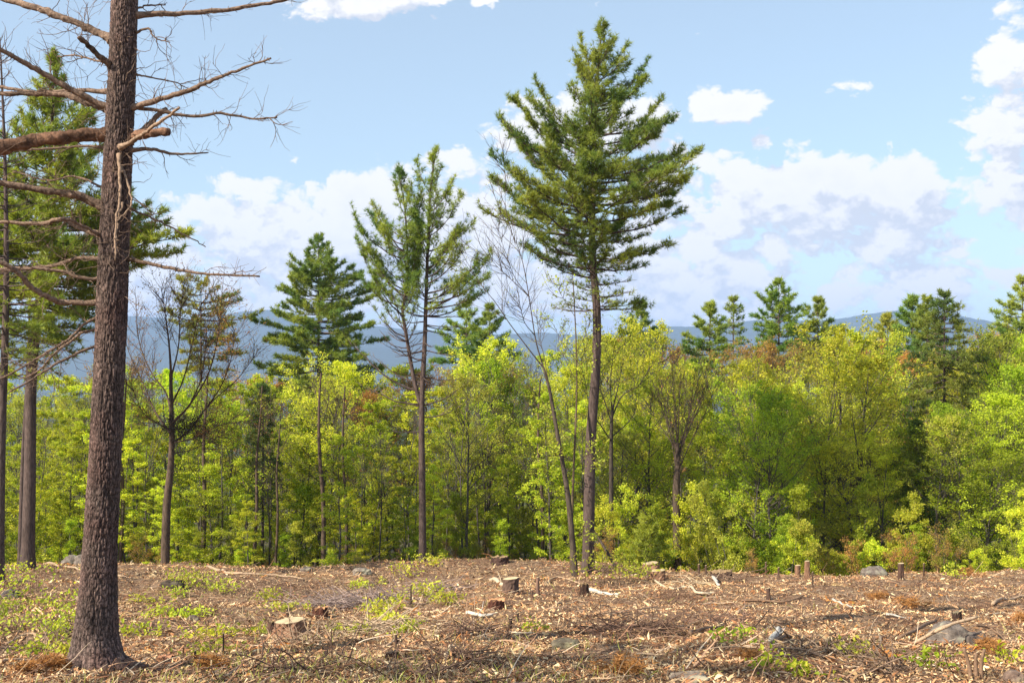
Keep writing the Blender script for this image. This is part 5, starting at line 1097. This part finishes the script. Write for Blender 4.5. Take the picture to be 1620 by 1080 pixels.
sz = rng.lognormal(-3.62, .6, n) * (1 + y / 40); L = np.clip(sz, .015, .2); w = np.minimum(L * rng.uniform(.10, .42, n), .022)
tilt = rng.normal(size=n) * .45; az = rng.uniform(0, 2 * pi, n)
a = np.stack([np.cos(az) * np.cos(tilt), np.sin(az) * np.cos(tilt), np.sin(tilt)], 1)
roll = rng.normal(size=n) * .6; sdv = np.stack([-np.sin(az), np.cos(az), 0 * az], 1); up_ = np.cross(a, sdv)
bb = sdv * np.cos(roll)[:, None] + up_ * np.sin(roll)[:, None]
pc = np.stack([x, y, z + .012 + np.abs(np.sin(tilt)) * L * .4 + rng.random(n) * .02], 1)
La = a * (L * .5)[:, None]; Wb = bb * (w * .5)[:, None]; bend = up_ * (L * rng.uniform(-.15, .25, n))[:, None]
v = np.stack([pc - La - Wb, pc - La + Wb * .6, pc + La * .2 + Wb + bend, pc + La - Wb * .4], 1).reshape(-1, 3)
zone = noise3(x / 2.2, y / 1.8, 0, 60); ci = np.clip(rng.integers(0, len(CH), n), 0, 8)
C = CH[ci] * np.array([1.40, 1.48, 1.28]) * rng.uniform(.8, 1.2, (n, 1)) * (1 + .30 * zone)[:, None] * (1 - .35 * np.clip(noise3(x / .8, y / .55, 0, 61) * 1.6, 0, 1))[:, None]
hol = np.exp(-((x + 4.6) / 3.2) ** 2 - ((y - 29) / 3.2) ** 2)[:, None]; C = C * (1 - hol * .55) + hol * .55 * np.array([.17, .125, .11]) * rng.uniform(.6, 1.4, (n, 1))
orange = (noise3(x / .7, y / .6, 0, 70) > .80) & (rng.random(n) < .5); C[orange] = np.array([.50, .20, .05]) * rng.uniform(.7, 1.2, (orange.sum(), 1))
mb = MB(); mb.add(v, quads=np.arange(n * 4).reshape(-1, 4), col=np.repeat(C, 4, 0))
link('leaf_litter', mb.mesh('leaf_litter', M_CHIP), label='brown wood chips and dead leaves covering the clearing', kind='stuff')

# twigs and slash
n = 8000; x, y = scatter(n); z = Gz(x, y)
cl = noise3(x / 1.6, y / 1.4, 0, 80); kp = rng.random(n) < .4 + .7 * cl; x, y, z = x[kp], y[kp], z[kp]; n = len(x)
az = rng.normal(0, .8, n) + (rng.random(n) < .3) * 1.4; L = np.minimum(rng.lognormal(-1.1, .5, n), .75) * (.6 + y / 50)
d_ = np.stack([np.cos(az), np.sin(az), rng.normal(.02, .16, n) + (rng.random(n) < .05) * .9], 1)
sl = grow(rng, np.stack([x, y, z + .03], 1), d_, L, 5, .12, -.01)
gz = Gz(sl[..., 0], sl[..., 1]); sl[..., 2] = np.maximum(sl[..., 2], gz + .01)
C = CH[rng.integers(0, 9, n)] * rng.uniform(.5, 1.25, (n, 1)) * np.array([1, 1.06, 1.1])
mb = MB(); tubes(mb, sl, np.linspace(1, .5, 5)[None] * rng.lognormal(-4.95, .4, n)[:, None], 3, col=C)
link('fallen_twigs', mb.mesh('fallen_twigs', M_CHIP), label='thin broken twigs strewn over the clearing', kind='stuff')
# dried grass wisps and low sprouts
n = 16000; x, y = scatter(n); gm = .5 + .5 * noise3(x / 1.7, y / 1.3, 0, 90); left = np.clip((2 - x) / 6, 0, 1)
kp = rng.random(n) < np.clip((gm - .45) * 2.0, 0, 1) * (.25 + .75 * left); x, y = x[kp], y[kp]; n = len(x); z = Gz(x, y)
h = rng.uniform(.06, .2, n); dd = np.stack([rng.normal(size=n) * .5, rng.normal(size=n) * .5, np.ones(n)], 1)
bl = grow(rng, np.stack([x, y, z], 1), dd, h, 3, .3, 0)
Cg = np.where(rng.random((n, 1)) < .45, np.array([[.55, .44, .26]]), np.array([[.36, .38, .08]])) * rng.uniform(.7, 1.2, (n, 1))
mb = MB(); tubes(mb, bl, np.broadcast_to(np.array([.005, .004, .002]), (n, 3)), 3, col=Cg)
link('grass', mb.mesh('grass', M_CHIP), label='dry and green grass wisps in the clearing', kind='stuff')

for (w_, dep, sec), lst in NAMED.items():
    lst.sort(key=lambda e: e[0])
    for i, (px, o) in enumerate(lst):
        pre = '' if len(lst) == 1 else (ORD[i] + ' ' if i < len(lst) - 1 or len(lst) > 9 else 'rightmost ')
        o['label'] = f'{pre}{w_}, {dep} of wood, {sec}'
# drop unused prototypes
for lst in PROTO.values():
    for e in lst:
        if not e[2]:
            for ch in list(e[0].children): bpy.data.objects.remove(ch)
            bpy.data.objects.remove(e[0])
if __import__('os').environ.get('TRIS'): print('TRIS', sum(len(m_.loops) - 2 * len(m_.polygons) for m_ in bpy.data.meshes), 'OBJS', len(bpy.data.objects))
